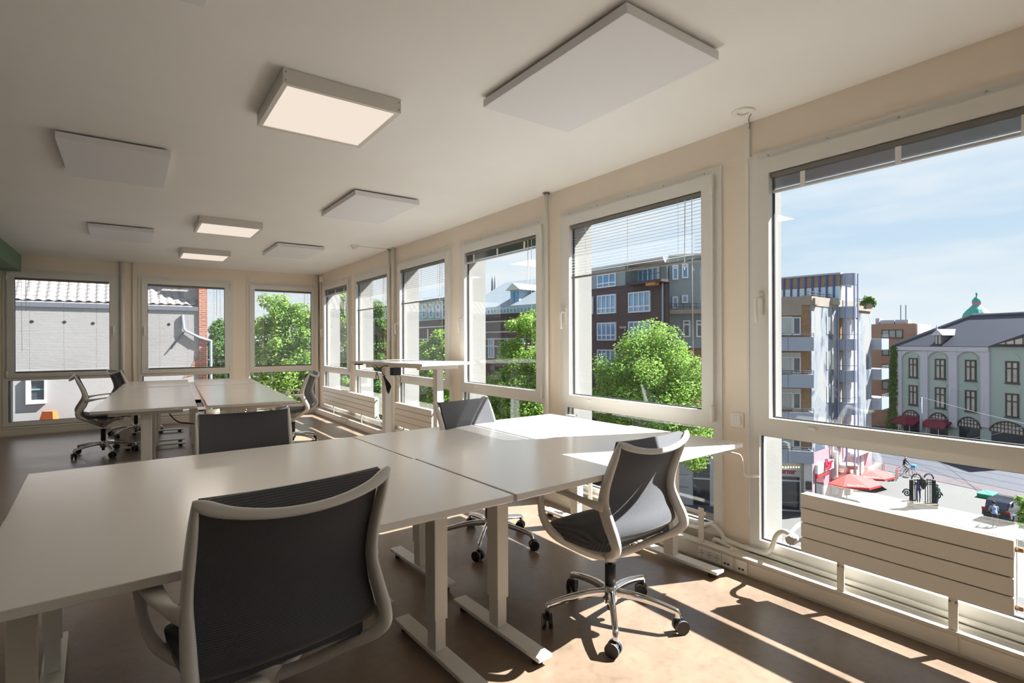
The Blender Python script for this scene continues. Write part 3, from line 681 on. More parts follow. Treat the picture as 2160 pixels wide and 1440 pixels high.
    for k in range(5):
        a = rot_base + k*2*math.pi/5; c, s_ = math.cos(a), math.sin(a)
        inst('base_leg', leg, root, (0, -.012, 0), (0, 0, a))
        ca = inst('caster', hood, root, (.308*c, -.012 + .308*s_, 0), (0, 0, a + [.6, 2.1, -.9, 1.4, -2.0][k]))
        for t in (-1, 1): inst('wheel', wheel, ca, (.010, t*.0155, .0312), (0, 0, 0 if t > 0 else math.pi))
    return root
G3 = 'grey framed mesh office chairs'
def put(ch, x, y, deg): ch.location = (x, y, 0); ch.rotation_euler = (0, 0, R(deg)); ch['group'] = G3
c = make_chair('office chair in the foreground with its dark mesh back to the camera', .040, 1.1); put(c, .315, 1.640, 7.4)
c = make_chair('office chair by the window desk, chrome base in the sun', -.026, R(-63)); put(c, 1.836, 1.788, 3.0)
c2 = make_chair('office chair behind the far left desk of the front bench', .0, .4); put(c2, .515, 3.08, 176)
c3 = make_chair('office chair with its back half in sunlight behind the far right desk', -.004, R(106)); put(c3, 1.905, 2.905, 192)
c4 = make_chair('office chair in profile at the left side of the far bench', .015, .2); put(c4, -.225, 7.88, -86)
c5 = copy_tree(c4); c5['label'] = 'office chair half hidden at the back left of the far bench'; put(c5, .10, 9.22, -72)
c6 = make_chair('office chair at the right side of the far bench, facing it', .0, .5); put(c6, 1.70, 7.20, 62)
# ================================================================== the town outside
GZ = -12.0                                    # street level: the office lies on an upper floor
def wp(px, py, D): return EYE + D*(F_ + R_*((px-CX)/FPX) - U_*((py-CY)/FPX))
def gp(px, py, z=GZ):
    r = F_ + R_*((px-CX)/FPX) - U_*((py-CY)/FPX); return EYE + r*((z-CAM_H)/r.z)
class Front:
    """a vertical building front standing between two ground points; local x along it, y into the building, z from the street"""
    def __init__(s, x0, D0, x1, D1, name=None, label=None, cat='building', group=None):
        a, b = wp(x0, CY, D0), wp(x1, CY, D1); s.a = Vector((a.x, a.y, GZ)); d = Vector((b.x-a.x, b.y-a.y, 0)); s.L = d.length
        s.d = d/s.L; s.n = Vector((-s.d.y, s.d.x, 0)); s.rz = math.atan2(s.d.y, s.d.x)
        s.root = thing(name, label, cat, s.a, s.rz, group) if name else None
    def uz(s, px, py, off=0.0):
        r = F_ + R_*((px-CX)/FPX) - U_*((py-CY)/FPX); t = (s.a + s.n*off - EYE).dot(s.n)/r.dot(s.n)
        p = EYE + r*t; return (p - s.a).dot(s.d), p.z - GZ
    def back_u(s, dep, right=True):
        """how far the side wall may reach along the front at depth dep so that it runs away along the line of sight"""
        p = s.a + (s.d*s.L if right else Vector()); r = Vector((p.x, p.y, 0)); k = dep*r.dot(s.d)/r.dot(s.n)
        return (s.L if right else 0) + (min(k, 0) - .15 if right else max(k, 0) + .15)
    def foot(s, dep, y0=0.0):
        return [(0, y0), (s.L, y0), (s.back_u(dep), dep), (s.back_u(dep, False), dep)]
    def rect(s, x0, y0, x1, y1, off=0.0):
        xm, ym = (x0+x1)/2, (y0+y1)/2
        return s.uz(x0, ym, off)[0], s.uz(xm, y1, off)[1], s.uz(x1, ym, off)[0], s.uz(xm, y0, off)[1]
    def box(s, name, px, y0, y1, m, off=0.0, parent=None, bev=0):
        u0, z0, u1, z1 = s.rect(*px, off=off); return MB().box((u0, y0, z0), (u1, y1, z1), bev).build(name, m, parent or s.root)
    def win(s, x0, y0, x1, y1, mf, mp, cols=2, tr=0.0, fw=.07, off=0.0, sill=None, proud=.06):
        u0, z0, u1, z1 = s.rect(x0, y0, x1, y1, off); us = [u0, u0+fw]
        w = (u1-u0-2*fw - (cols-1)*fw)/cols
        for c in range(cols): us += [us[-1]+w, us[-1]+w+fw]
        zs = [z0, z0+fw, z1-fw, z1]
        if tr: zs = [z0, z0+fw, z0+(z1-z0)*tr, z0+(z1-z0)*tr+fw, z1-fw, z1]
        A = lambda u, v, t: (u, t, v)
        o = MB().plate(us, zs, lambda i, j: not (i % 2 == 1 and j % 2 == 1), off-proud, off-.002, A).build('window', mf, s.root)
        for i in range(1, len(us)-1, 2):
            for j in range(1, len(zs)-1, 2):
                MB().box((us[i], off-proud*.5, zs[j]), (us[i+1], off-.003, zs[j+1])).build('pane', mp, o)
        if sill: MB().box((u0-.12, off-.14, z0-.12), (u1+.12, off-.002, z0-.001)).build('sill', sill, o)
        return o
X = {}
X['pane_blue'] = mat('sky_pane', srgb(84, 130, 168), .12, spec=.8, var=.2, scale=.9)
X['pane_dark'] = mat('dark_pane', srgb(52, 58, 64), .1, spec=.8, var=.3, scale=.8)
X['pane_pale'] = mat('pale_pane', srgb(150, 156, 152), .12, spec=.7, var=.15, scale=.7)
X['pane_warm'] = mat('curtained_pane', srgb(172, 168, 154), .2, spec=.6, var=.18, scale=.8)
X['white'] = mat('white_render', srgb(186, 184, 182), .8, var=.04, scale=.6)
X['whiteframe'] = mat('white_window_frame', srgb(196, 200, 204), .6)
X['darkframe'] = mat('dark_window_frame', srgb(56, 54, 56), .6)
X['bluegrey'] = mat('blue_grey_panel', srgb(142, 150, 164), .6, var=.04, scale=.8)
X['lilac'] = mat('lilac_steel', srgb(142, 144, 176), .5)
X['bluemullion'] = mat('blue_mullion', srgb(40, 76, 142), .5)
X['brownpanel'] = mat('brown_panel', srgb(126, 112, 98), .7, var=.12, scale=1.5)
X['concrete'] = mat('weathered_concrete', srgb(142, 130, 118), .9, var=.12, scale=.9)
X['brick'] = brick_mat('brown_brick', srgb(134, 100, 68), srgb(120, 86, 58), srgb(140, 124, 104), 1.0, w=.42, h=.14, ms=.012)
X['brick_dark'] = brick_mat('dark_purple_brick', srgb(78, 60, 60), srgb(66, 50, 54), srgb(92, 76, 74), 1.0, w=.42, h=.13, ms=.012)
X['brick_red'] = brick_mat('red_brick', srgb(156, 92, 72), srgb(136, 78, 62), srgb(170, 150, 134), 1.0, w=.22, h=.075, ms=.008)
X['tan'] = mat('tan_brick_far', srgb(160, 124, 104), .9, var=.05, scale=.5)
X['tan_light'] = mat('pale_tan_wall', srgb(192, 166, 140), .9, var=.05, scale=.5)
X['mint'] = mat('mint_stucco', srgb(158, 172, 164), .85, var=.03, scale=.4)
X['lilacwhite'] = mat('lilac_white_stucco', srgb(186, 184, 192), .85, var=.03, scale=.4)
X['slate'] = mat('blue_slate', srgb(40, 43, 60), .6, var=.15, scale=7, stretch=(1, 1, 4), detail=2)
X['lead'] = mat('lead_flashing', srgb(96, 98, 106), .5)
X['cream'] = mat('cream_glazing', srgb(192, 182, 166), .5)
X['maroon'] = mat('maroon_canvas', srgb(112, 26, 46), .8, var=.06, scale=2)
X['turq'] = mat('verdigris_copper', srgb(52, 150, 134), .6, var=.12, scale=1.5)
X['rail'] = mat('dark_railing', srgb(50, 56, 70), .5)
X['greywall'] = mat('grey_green_render', srgb(128, 136, 138), .85, var=.05, scale=.5)
X['paleroof'] = mat('pale_slate_roof', srgb(127, 135, 141), .55, var=.06, scale=2.5)
X['palewall'] = mat('pale_blue_boarding', srgb(152, 170, 182), .7, var=.04, scale=1)
X['stucco'] = mat('old_stucco', srgb(140, 136, 134), .95, var=.09, scale=.55, detail=8, bump=.3, bscale=9)
X['tile'] = mat('grey_clay_tile', srgb(142, 135, 133), .75, var=.14, scale=3)
X['tar'] = mat('flat_roof_felt', srgb(104, 105, 110), .9, var=.1, scale=1.2)
X['red'] = mat('red_canvas', srgb(190, 52, 46), .75)
X['orange'] = mat('orange_plastic', srgb(190, 84, 22), .6)
X['iron'] = mat('black_green_iron', srgb(26, 40, 36), .5)
X['asphalt'] = mat('asphalt', srgb(46, 49, 61), .8, var=.07, scale=.6)
X['paving'] = mat('pale_paving', srgb(86, 85, 83), .85, var=.04, scale=.35, bump=.1, bscale=3)
X['sidewalk'] = mat('purple_brick_paving', srgb(72, 62, 68), .85, var=.08, scale=1.5)
X['track'] = mat('tram_rail', srgb(90, 95, 108), .35, metal=.4)
X['grass'] = mat('grass_ground', srgb(92, 104, 66), .9, var=.15, scale=.5)
X['signred'] = mat('sign_red', srgb(150, 30, 44), .6)
X['pink'] = mat('pink_render', srgb(160, 130, 138), .8, var=.04, scale=1)
X['skin'] = mat('skin', srgb(206, 150, 122), .6)
X['pole'] = mat('galvanised_pole', srgb(146, 152, 164), .5, metal=.2)
X['bark'] = mat('bark', srgb(96, 84, 66), .95, var=.2, scale=4, stretch=(4, 4, 1))
def mural_mat():
    m = mat('mural_paint', srgb(140, 145, 149), .8); nt = m.node_tree; p = nt.nodes['Principled BSDF']; l = nt.links.new
    tc = nt.nodes.new('ShaderNodeTexCoord'); mp = nt.nodes.new('ShaderNodeMapping'); mp.inputs['Scale'].default_value = (.55, 1, .26)
    n = nt.nodes.new('ShaderNodeTexNoise'); n.inputs['Scale'].default_value = 1.0; n.inputs['Detail'].default_value = 5; n.inputs['Distortion'].default_value = 1.6
    rp = nt.nodes.new('ShaderNodeValToRGB'); e = rp.color_ramp.elements
    e[0].position = .40; e[0].color = srgb(66, 78, 96); e[1].position = .60; e[1].color = srgb(140, 139, 136)
    for q, c in ((.44, srgb(108, 113, 124)), (.47, srgb(130, 133, 139)), (.52, srgb(119, 125, 134)), (.55, srgb(136, 139, 142))): k = e.new(q); k.color = c
    l(tc.outputs['Object'], mp.inputs[0]); l(mp.outputs[0], n.inputs['Vector']); l(n.outputs[0], rp.inputs[0]); l(rp.outputs[0], p.inputs['Base Color']); return m
X['mural'] = mural_mat()

# ------------------------------------------------------------------ ground
def ground(name, pts, z, m, label, cat, kind='structure'):
    o = MB(); n = len(pts); o.prism([(p[0], p[1]) for p in pts], GZ-.6, z); q = o.build(name, m); q['kind'] = kind; return q
ground('ground_plaza', [(4, -60), (260, -60), (260, 200), (4, 200)], GZ, X['paving'], '', '')
ground('ground_courtyard', [(-90, 10.6), (4, 10.6), (4, 140), (-90, 140)], GZ, X['grass'], '', '')
def gxy(*pp): return [tuple(gp(x, y))[:2] for x, y in pp]
def strip(name, a, b, c, d, dz, m):
    p = gxy(a, b, c, d); o = MB().prism(p, GZ+.005, GZ+dz).build(name, m); o['kind'] = 'structure'; return o
strip('ground_sidewalk', (1828, 986), (2210, 1064), (2210, 948), (1828, 902), .03, X['sidewalk'])
strip('ground_street', (1828, 970), (2210, 1051), (2210, 958), (1828, 912), .05, X['asphalt'])
def line_on(a, b, w, z, name, m, n=1):
    p, q = gp(*a), gp(*b); d = (q-p); d.z = 0; L_ = d.length; o = MB().box((0, -w/2, 0), (L_, w/2, .012)).build(name, m); o.location = (p.x, p.y, z); o.rotation_euler = (0, 0, math.atan2(d.y, d.x)); o['kind'] = 'structure'
for i, (y0, y1) in enumerate(((958, 1034), (950, 1020), (942, 1001), (934, 985))): line_on((1832, y0), (2200, y1), .10, GZ+.051, 'trim_tram_rail', X['track'])

# ------------------------------------------------------------------ corner block with the mural
fa = Front(1396, 44.0, 1709, 41.5, 'apartment_block', 'corner apartment block with balconies, a tall pale mural and a glazed penthouse')
fb = Front(1709, 41.5, 1836, 50.9)
loc = lambda p: ((p - fa.a).dot(fa.d), (p - fa.a).dot(fa.n))
cB = fb.a + fb.d*fb.L; e2 = loc(cB); ztop = fa.uz(1690, 627)[1]
MB().prism([(0, 0), (fa.L, 0), e2, (e2[0]-5, e2[1]+7), (0.3, 9)], 0, ztop).build('wall', X['brick'], fa.root)
fa.box('parapet_band', (1500, 628, 1690, 667), -.06, -.002, X['concrete']); fa.box('brick_panel', (1690, 624, 1708.5, 644), -.05, -.002, X['concrete'])
for (y0, y1) in ((744, 787), (819, 862), (898, 944)): fa.box('infill_wall', (1500, y0, 1689, y1), -.03, -.002, X['white'])
for (y0, y1) in ((669, 707), (753, 788), (828, 863), (910, 944)):
    fa.win(1640, y0, 1671, y1, X['whiteframe'], X['pane_pale'], 1, proud=.12); fa.win(1672, y0+1, 1688, y1, X['whiteframe'], X['pane_dark'], 1, proud=.12)
    fa.win(1560, y0, 1600, y1, X['whiteframe'], X['pane_pale'], 2, proud=.12)
def rail(parent, pts, z0, z1, nb=6, r=.025):
    for z in (z1, (z0+z1)/2): MB().tube([(p[0], p[1], z) for p in pts], r, 5).build('handrail', X['rail'], parent)
    a, b = pts[0], pts[1]
    for i in range(nb+1):
        t = i/nb; x, y = a[0]+(b[0]-a[0])*t, a[1]+(b[1]-a[1])*t
        MB().cyl((x, y, z0), (x, y, z1), r*.8, n=4).build('post', X['rail'], parent)
for (y0, y1) in ((712, 741), (790, 818), (869, 897), (950, 975)):
    u0, z0, u1, z1 = fa.rect(1560, y0, 1716, y1, -1.2)
    b = MB().plate([u0, u0+.08, u1-.08, u1], [-1.28, -1.2, -.004], lambda i, j: i != 1 or j == 0, z0, z1, lambda u, v, t: (u, v, t)).build('balcony', X['bluegrey'], fa.root)
    MB().box((u0+.0801, -1.1999, z0), (u1-.0801, -.004, z0+.15)).build('slab', X['concrete'], b)
    rail(b, [(u0, -1.24), (u1, -1.24)], z1, z1+.28, 7)
    for q in (.33, .66): MB().box((u0+(u1-u0)*q-.012, -1.285, z0+.02), (u0+(u1-u0)*q+.012, -1.2801, z1-.02)).build('panel_joint', X['rail'], b)
# mural front
fbr = thing('mural_front', loc=fb.a, rz=fb.rz); fbr.parent = fa.root; fbr.matrix_parent_inverse = Matrix.Identity(4)
fbr.location = (*loc(fb.a), 0); fbr.rotation_euler = (0, 0, fb.rz-fa.rz)
def fbox(name, px, y0, y1, m, bev=0):
    u0, z0, u1, z1 = fb.rect(*px); return MB().box((u0, y0, z0), (u1, y1, z1), bev).build(name, m, fbr)
ua, zt = fb.uz(1709.5, 645); ub = fb.uz(1764, 645)[0]; uc = fb.uz(1807, 645)[0]; zlow = fb.uz(1740, 946)[1]
MB().box((.02, -.08, zlow), (ub, -.002, zt)).build('mural', X['mural'], fbr); MB().box((uc, -.08, zlow), (fb.L, -.002, zt-.25)).build('mural', X['mural'], fbr)
MB().box((.0, -.12, zt+.001), (fb.L, -.002, ztop+.05)).build('parapet', X['concrete'], fbr)
for x in (1741, 1752):
    for (y0, y1) in ((668, 706), (742, 780), (815, 850), (888, 918)): fbox('window_slit', (x, y0, x+4, y1), -.11, -.081, X['pane_pale'] if x < 1750 else X['white'])
tc_ = wp(1785.5, CY, 45.2); q_ = Vector((tc_.x, tc_.y, GZ)) - fb.a; um, vm = q_.dot(fb.d), q_.dot(fb.n); rt = 19.5*45.2/FPX
def half(z0, z1, m, name, r=rt, n=18, par=None): MB().prism([(um + r*math.cos(2*math.pi*k/n), vm + r*math.sin(2*math.pi*k/n)) for k in range(n)], z0, z1).build(name, m, par or fbr)
zz = lambda y: wp(1785, y, 45.0-rt*.6).z - GZ
for y0, y1 in ((577, 601), (647, 671), (716, 740), (782, 807), (851, 876)): half(zz(y1), zz(y0), X['bluegrey'], 'landing')
MB().box((ub+.1, -.06, zz(946)), (uc-.1, -.003, zz(671))).build('stair_wall', X['white'], fbr)
for i, (y0, y1) in enumerate(((673, 714), (742, 780), (809, 849), (878, 910))):
    fbox('stair_door', (1767, y0, 1777, y1), -.10, -.061, mat('door_ochre', srgb(166, 124, 70), .6) if i == 0 else X['pane_warm']); fbox('stair_window', (1783, y0, 1793, y1), -.10, -.061, X['pane_pale'])
    MB().tube([(um + rt*math.cos(2*math.pi*k/16), vm + rt*math.sin(2*math.pi*k/16), zz(y1)+.3) for k in range(16)], .02, 4, closed=True).build('handrail', X['rail'], fbr)
for k in range(8):
    a = 2*math.pi*(k+.35)/8; MB().cyl((um + rt*1.04*math.cos(a), vm + rt*1.04*math.sin(a), 2.9), (um + rt*1.04*math.cos(a), vm + rt*1.04*math.sin(a), zz(577)), .055, n=8).build('tower_post', X['lilac'], fbr)
half(2.6, 2.9, X['concrete'], 'tower_slab', rt*1.1)
half(zz(946), zz(671), X['white'], 'tower_core', rt*.45)
for (y0, y1) in ((715, 738), (777, 799), (836, 860)):
    u0, z0, u1, z1 = fb.rect(1836.5, y0, 1866, y1); b = MB().box((fb.L+.01, -.9, z0), (fb.L+2.3, 1.2, z1), .03).build('side_balcony', X['bluegrey'], fbr); rail(fbr, [(fb.L+.05, -.88), (fb.L+2.25, -.88)], z1, z1+.3, 4)
# ground floor of the corner block
fa.box('shop_wall', (1395, 942, 1708, 1076), -.03, -.0021, X['white'])
for y in (975, 1000, 1026): fa.box('shop_wall_joint', (1402, y, 1452, y+1.2), -.05, -.031, X['concrete'])
fa.box('shop_door', (1462, 952, 1497, 1066), -.07, -.031, X['pane_dark']); 
for y in (966, 975, 1008): fa.box('glazing_bar', (1462, y, 1497, y+3), -.12, -.071, X['whiteframe'])
fa.box('shop_window', (1560, 1004, 1686, 1072), -.07, -.031, X['pane_dark']); fa.box('glazing_bar', (1560, 1010, 1686, 1013), -.12, -.071, X['whiteframe'])
for x in (1562, 1620, 1686): fa.box('glazing_bar', (x, 1013.2, x+3, 1074), -.12, -.071, X['whiteframe'])
sg = fa.box('shop_sign', (1600, 986, 1690, 1003), -.14, -.031, X['lilacwhite'])
u0, z0, u1, z1 = fa.rect(1642, 988, 1685, 1002, -.15)
tm = inst('lettering', text_mesh('Corner', (z1-z0)*1.12, X['signred'], .02, .012), sg, ((u0+u1)/2-.20, -.17, (z0+z1)/2), (R(90), 0, 0))
xs = [v.co.x for v in tm.data.vertices]; tm.scale.x = (u1-u0)/(max(xs)-min(xs))*.98
bulb = MB().lathe([(0, .06), (.05, .02), (.06, -.02), (.03, -.06), (0, -.07)], 8).mesh('bulb', emit('bulb_glow', (1, .85, .55), 1.6))
for k in range(14): u, z = fa.uz(1612+k*5.6, 985.5, -.2); inst('bulb', bulb, sg, (u, -.24, z))
MB().box((fa.L-.75, -1.0, 0), (fa.L-.15, -.3, fa.uz(1700, 972)[1]), .03).build('pillar', X['white'], fa.root)
fa.box('menu_board', (1691, 1009, 1703, 1026), -1.09, -1.005, X['darkframe'])
MB().box((.03, -.10, 0), (fb.L, -.003, zlow-.001)).build('shop_front', X['pink'], fbr)
fbox('sign_board', (1716, 974, 1751, 993), -.32, -.101, X['white']); sb = fbox('sign_band', (1716, 994, 1740, 1003), -.30, -.101, X['signred'])
u, z = fb.uz(1737, 978); tm = inst('lettering', text_mesh('Bar', 1.25, mat('sign_crimson', srgb(186, 24, 64), .6), .03, .02, .2), fbr, (u, -.36, z), (R(90), 0, 0))
for x0, x1 in ((1717, 1733), (1760, 1778)): fbox('shop_window', (x0, 1006 if x0 < 1740 else 976, x1, 1050 if x0 < 1740 else 1010), -.16, -.101, X['pane_dark'])
for x in (1752, 1783, 1796, 1806): fbox('shop_column', (x, 952, x+6, 1040), -.4, -.101, X['white'])
fbox('shop_canopy', (1784, 946, 1833, 952), -.8, -.101, X['whiteframe'])
# glazed penthouse and roof garden
fc = Front(1600, 49.5, 1771, 44.6); rp_ = thing('penthouse', loc=(0, 0, 0)); rp_.parent = fa.root; rp_.location = (*loc(fc.a), 0); rp_.rotation_euler = (0, 0, fc.rz-fa.rz)
zc0, zc1, zcm = fc.uz(1700, 632)[1], fc.uz(1700, 585)[1], fc.uz(1700, 609)[1]
MB().box((0, .05, zcm), (fc.L, .25, zc1)).build('upper_panel', X['brownpanel'], rp_); MB().box((0, .05, zc0-.4), (fc.L, .20, zcm-.001)).build('glazing', mat('pale_sky_glazing', srgb(176, 200, 208), .1, spec=.7), rp_)
MB().box((-.2, -.1, zc1+.001), (fc.L+.1, 5.0, zc1+.14)).build('roof_edge', X['bluegrey'], rp_); MB().box((0, .26, zc0-.4), (fc.L-.3, 4.8, zc1)).build('penthouse_wall', X['white'], rp_)
for x in range(1607, 1771, 15): u = fc.uz(x, 600)[0]; MB().box((u, -.06, zc0-.4), (u+.13, .049, zc1)).build('mullion', X['bluemullion'], rp_)
for (x0, x1) in ((1711, 1719), (1749, 1764)): fbox('roof_planter', (x0, 630, x1, 644), -.3, .6, X['concrete'])
rail(fbr, [(.3, .25), (ub-.2, .25)], ztop+.05, ztop+.45, 8); rail(fbr, [(uc+.3, .25), (fb.L-.2, .25)], ztop+.05, ztop+.45, 5)

# ------------------------------------------------------------------ tan office block behind
ft = Front(1836, 84, 1931, 80, 'office_block', 'flat-roofed tan office block between the mural block and the green house')
tz = ft.uz(1900, 683.5)[1]; MB().box((-6, 0, 0), (ft.L, 14, tz)).build('wall', X['tan'], ft.root); MB().box((ft.L+.01, .05, 0), (ft.L+.25, 14, tz-.05)).build('side_wall', X['tan_light'], ft.root)
for r in ((1860, 696, 1905, 714, 3), (1860, 733, 1905, 751, 3), (1860, 769, 1905, 787, 3), (1860, 804, 1905, 823, 3)): ft.win(*r[:4], X['darkframe'], X['pane_pale'], r[4], proud=.1, fw=.12)
for r in ((1838, 671, 1846, 683), (1848, 675, 1878, 683), (1880, 674, 1908, 683)): u0, z0, u1, z1 = ft.rect(*r); MB().box((u0, 3, tz+.001), (u1, 6, z1)).build('roof_plant', X['bluegrey'], ft.root)
for x in (1887, 1898): u, z = ft.uz(x, 641); MB().cyl((u, 5, tz), (u, 5, z), .06, n=5).build('mast', X['rail'], ft.root)

# ------------------------------------------------------------------ mint green house with slate roof
fg = Front(1891, 79.1, 2290, 57.6, 'town_house', 'long mint green house with white pilasters, slate roof and maroon awnings')
ez = fg.uz(2000, 731)[1]; MB().box((0, 0, 0), (fg.L, 12, ez)).build('wall', X['mint'], fg.root)
hu = fg.uz(1994, 700)[0]; rz_ = ez + 4.2
MB().add([(-.3, -.35, ez), (fg.L, -.35, ez), (fg.L, 12.3, ez), (-.3, 12.3, ez), (hu-1.0, 6, rz_), (fg.L, 6, rz_)], [(0, 1, 5, 4), (2, 3, 4, 5), (3, 0, 4), (1, 2, 5), (0, 3, 2, 1)]).build('roof', X['slate'], fg.root)
MB().tube([(hu-1.0, 6, rz_+.05), (fg.L, 6, rz_+.05)], .2, 6).build('ridge', X['lead'], fg.root); MB().tube([(-.3, -.35, ez+.05), (hu-1.0, 6, rz_+.05)], .22, 6).build('hip_ridge', X['lead'], fg.root)
fg.box('cornice', (1890, 732, 2088, 741), -.30, -.002, X['lilacwhite'])
for (x0, x1) in ((1891, 1904), (1944, 1959), (2004, 2021), (2071, 2089)): fg.box('pilaster', (x0, 741, x1, 902), -.22, -.002, X['lilacwhite'])
def arch_strip(x0, x1, yt, ys, proud, m):
    u0, zs, u1, z1 = fg.rect(x0, yt, x1, ys); c = (u0+u1)/2; a = (u1-u0)/2; b = (z1-zs)*.94; n = 14; mb = MB(); vs = []
    for k in range(n+1):
        w = math.pi*(1-k/n); x, z = c + a*math.cos(w), zs + b*math.sin(w); vs += [(x, -proud, z), (x, -proud, z1+.02), (x, -.003, z), (x, -.003, z1+.02)]
    fs = []
    for k in range(n): q = 4*k; fs += [(q, q+4, q+5, q+1), (q+2, q+3, q+7, q+6), (q, q+2, q+6, q+4), (q+1, q+5, q+7, q+3)]
    fs += [(0, 1, 3, 2), (4*n, 4*n+2, 4*n+3, 4*n+1)]
    mb.add(vs, fs).build('arch_spandrel', m, fg.root)
for x0, x1 in ((1904, 1944), (1959, 2004), (2021, 2071)): arch_strip(x0, x1, 741.5, 759, .18, X['lilacwhite'])
gw = [(1918, 756, 1936, 797), (1973.5, 758, 1995, 800), (2037, 760, 2060, 804), (2122, 763, 2150, 809), (1918, 813.5, 1936, 855), (1973.5, 818, 1995, 862), (2037, 824, 2060, 869), (2122, 831, 2150, 881)]
for r in gw:
    o = fg.win(*r, X['darkframe'], X['pane_warm'], 2, tr=.64, fw=.16, proud=.14, sill=X['darkframe'])
    u0, z0, u1, z1 = fg.rect(*r); c = (u0+u1)/2; a = (u1-u0)/2
    MB().prism([(c + a*1.25*math.cos(math.pi*k/10), .9*math.sin(math.pi*k/10)) for k in range(11)], 0, .06, Matrix.Translation((0, -.003, z1+.05)) @ Matrix.Rotation(R(90), 4, 'X')).build('lunette', X['mint'], o)
for (x0, y0, x1, y1, nb) in ((1905, 866, 1941, 884, 6), (1961, 872, 2001, 891, 6), (2022, 881, 2069, 902, 7), (2090, 891, 2168, 915, 10)):
    u0, z0, u1, z1 = fg.rect(x0, y0, x1, y1); c = (u0+u1)/2; a = (u1-u0)/2; h = z1-z0
    o = MB().prism([(c + a*math.cos(math.pi*k/14), h*math.sin(math.pi*k/14)) for k in range(15)], 0, .08, Matrix.Translation((0, -.003, z0)) @ Matrix.Rotation(R(90), 4, 'X')).build('fanlight', X['cream'], fg.root)
    for k in range(1, nb): x = -a + 2*a*k/nb; MB().box((c+x-.05, -.13, z0), (c+x+.05, -.084, z0 + h*math.sqrt(max(0, 1-(x/a)**2)))).build('glazing_bar', X['darkframe'], o)
    for z in (.0, .38, .72): w = a*math.sqrt(1-z*z); MB().box((c-w, -.135, z0+z*h-.05), (c+w, -.0841, z0+z*h+.05)).build('glazing_bar', X['darkframe'], o)
    MB().tube([(c + a*math.cos(math.pi*k/14), -.10, z0 + h*math.sin(math.pi*k/14)) for k in range(15)], .10, 5).build('arch_rim', X['darkframe'], o)
    u, zg = fg.uz((x0+x1)/2, 960); MB().box((u0+.1, -.06, .0), (u1-.1, -.003, z0-.001)).build('shop_window', X['pane_dark'], fg.root)
for (x0, x1, y0, y1) in ((1891, 1938, 882, 896), (1949, 2000, 889, 903)):
    u0, z0, u1, z1 = fg.rect(x0, y0, x1, y1, -.8); MB().add([(u0, -.05, z1+.2), (u1, -.05, z1+.2), (u1, -1.7, z0+.25), (u0, -1.7, z0+.25), (u0, -1.7, z0), (u1, -1.7, z0), (u0, -.05, z1), (u1, -.05, z1)], [(0, 1, 2, 3), (3, 2, 5, 4), (4, 5, 7, 6), (6, 7, 1, 0), (0, 3, 4, 6), (1, 7, 5, 2)]).build('awning', X['maroon'], fg.root)
    for q in (.3, .8): MB().cyl((u0+(u1-u0)*q, -1.6, 0), (u0+(u1-u0)*q, -1.6, z0), .05, n=5).build('awning_post', X['white'], fg.root)
u0, z0, u1, z1 = fg.rect(1977, 708, 1992, 730, .6)
dm = MB().box((u0, .2, ez), (u1, 3.0, z1)).build('dormer', X['lead'], fg.root); MB().box((u0+.15, .12, ez+.25), (u1-.15, .199, z1-.05)).build('pane', X['pane_warm'], dm)
for q in (.5,): MB().box(((u0+u1)/2-.05, .06, ez+.25), ((u0+u1)/2+.05, .119, z1-.05)).build('glazing_bar', X['darkframe'], dm)
c = (u0+u1)/2; MB().add([(u0-.35, -.1, z1), (u1+.35, -.1, z1), (c, -.1, z1+.85), (u0-.35, 4, z1), (u1+.35, 4, z1), (c, 4, z1+.85)], [(0, 1, 2), (3, 5, 4), (0, 2, 5, 3), (1, 4, 5, 2), (0, 3, 4, 1)]).build('dormer_roof', X['lilacwhite'], dm)
MB().lathe([(0, .7), (.06, .3), (.12, .15), (.1, 0)], 8, (c, -.1, z1+.85)).build('finial', X['lilacwhite'], dm)
u0 = fg.uz(2091, 730)[0]; MB().add([(u0, -.5, ez+.05), (fg.L, -.5, ez+.05), (fg.L, -.5, ez+3.6), (u0, 5, ez+.05), (fg.L, 5, ez+.05), (fg.L, 5, ez+3.6)], [(0, 1, 2), (3, 5, 4), (0, 2, 5, 3), (1, 4, 5, 2), (0, 3, 4, 1)]).build('gable', X['slate'], fg.root)
ug = fg.uz(2112, 724)[0]; gl = MB().add([(ug, -.58, ez+.3), (fg.L, -.58, ez+.3), (fg.L, -.58, ez+2.6), (ug, -.51, ez+.3), (fg.L, -.51, ez+.3), (fg.L, -.51, ez+2.6)], [(0, 1, 2), (3, 5, 4), (0, 2, 5, 3), (1, 4, 5, 2), (0, 3, 4, 1)]).build('gable_glazing', X['cream'], fg.root)
for k in range(1, 9): x = ug + (fg.L-ug)*k/9; MB().box((x-.05, -.64, ez+.3), (x+.05, -.581, ez+.3 + 2.3*k/9)).build('glazing_bar', X['darkframe'], gl)
MB().box((ug, -.64, ez+.2), (fg.L, -.581, ez+.32)).build('glazing_bar', X['darkframe'], gl); MB().box((ug+3, -.64, ez+1.0), (fg.L, -.581, ez+1.1)).build('glazing_bar', X['darkframe'], gl)
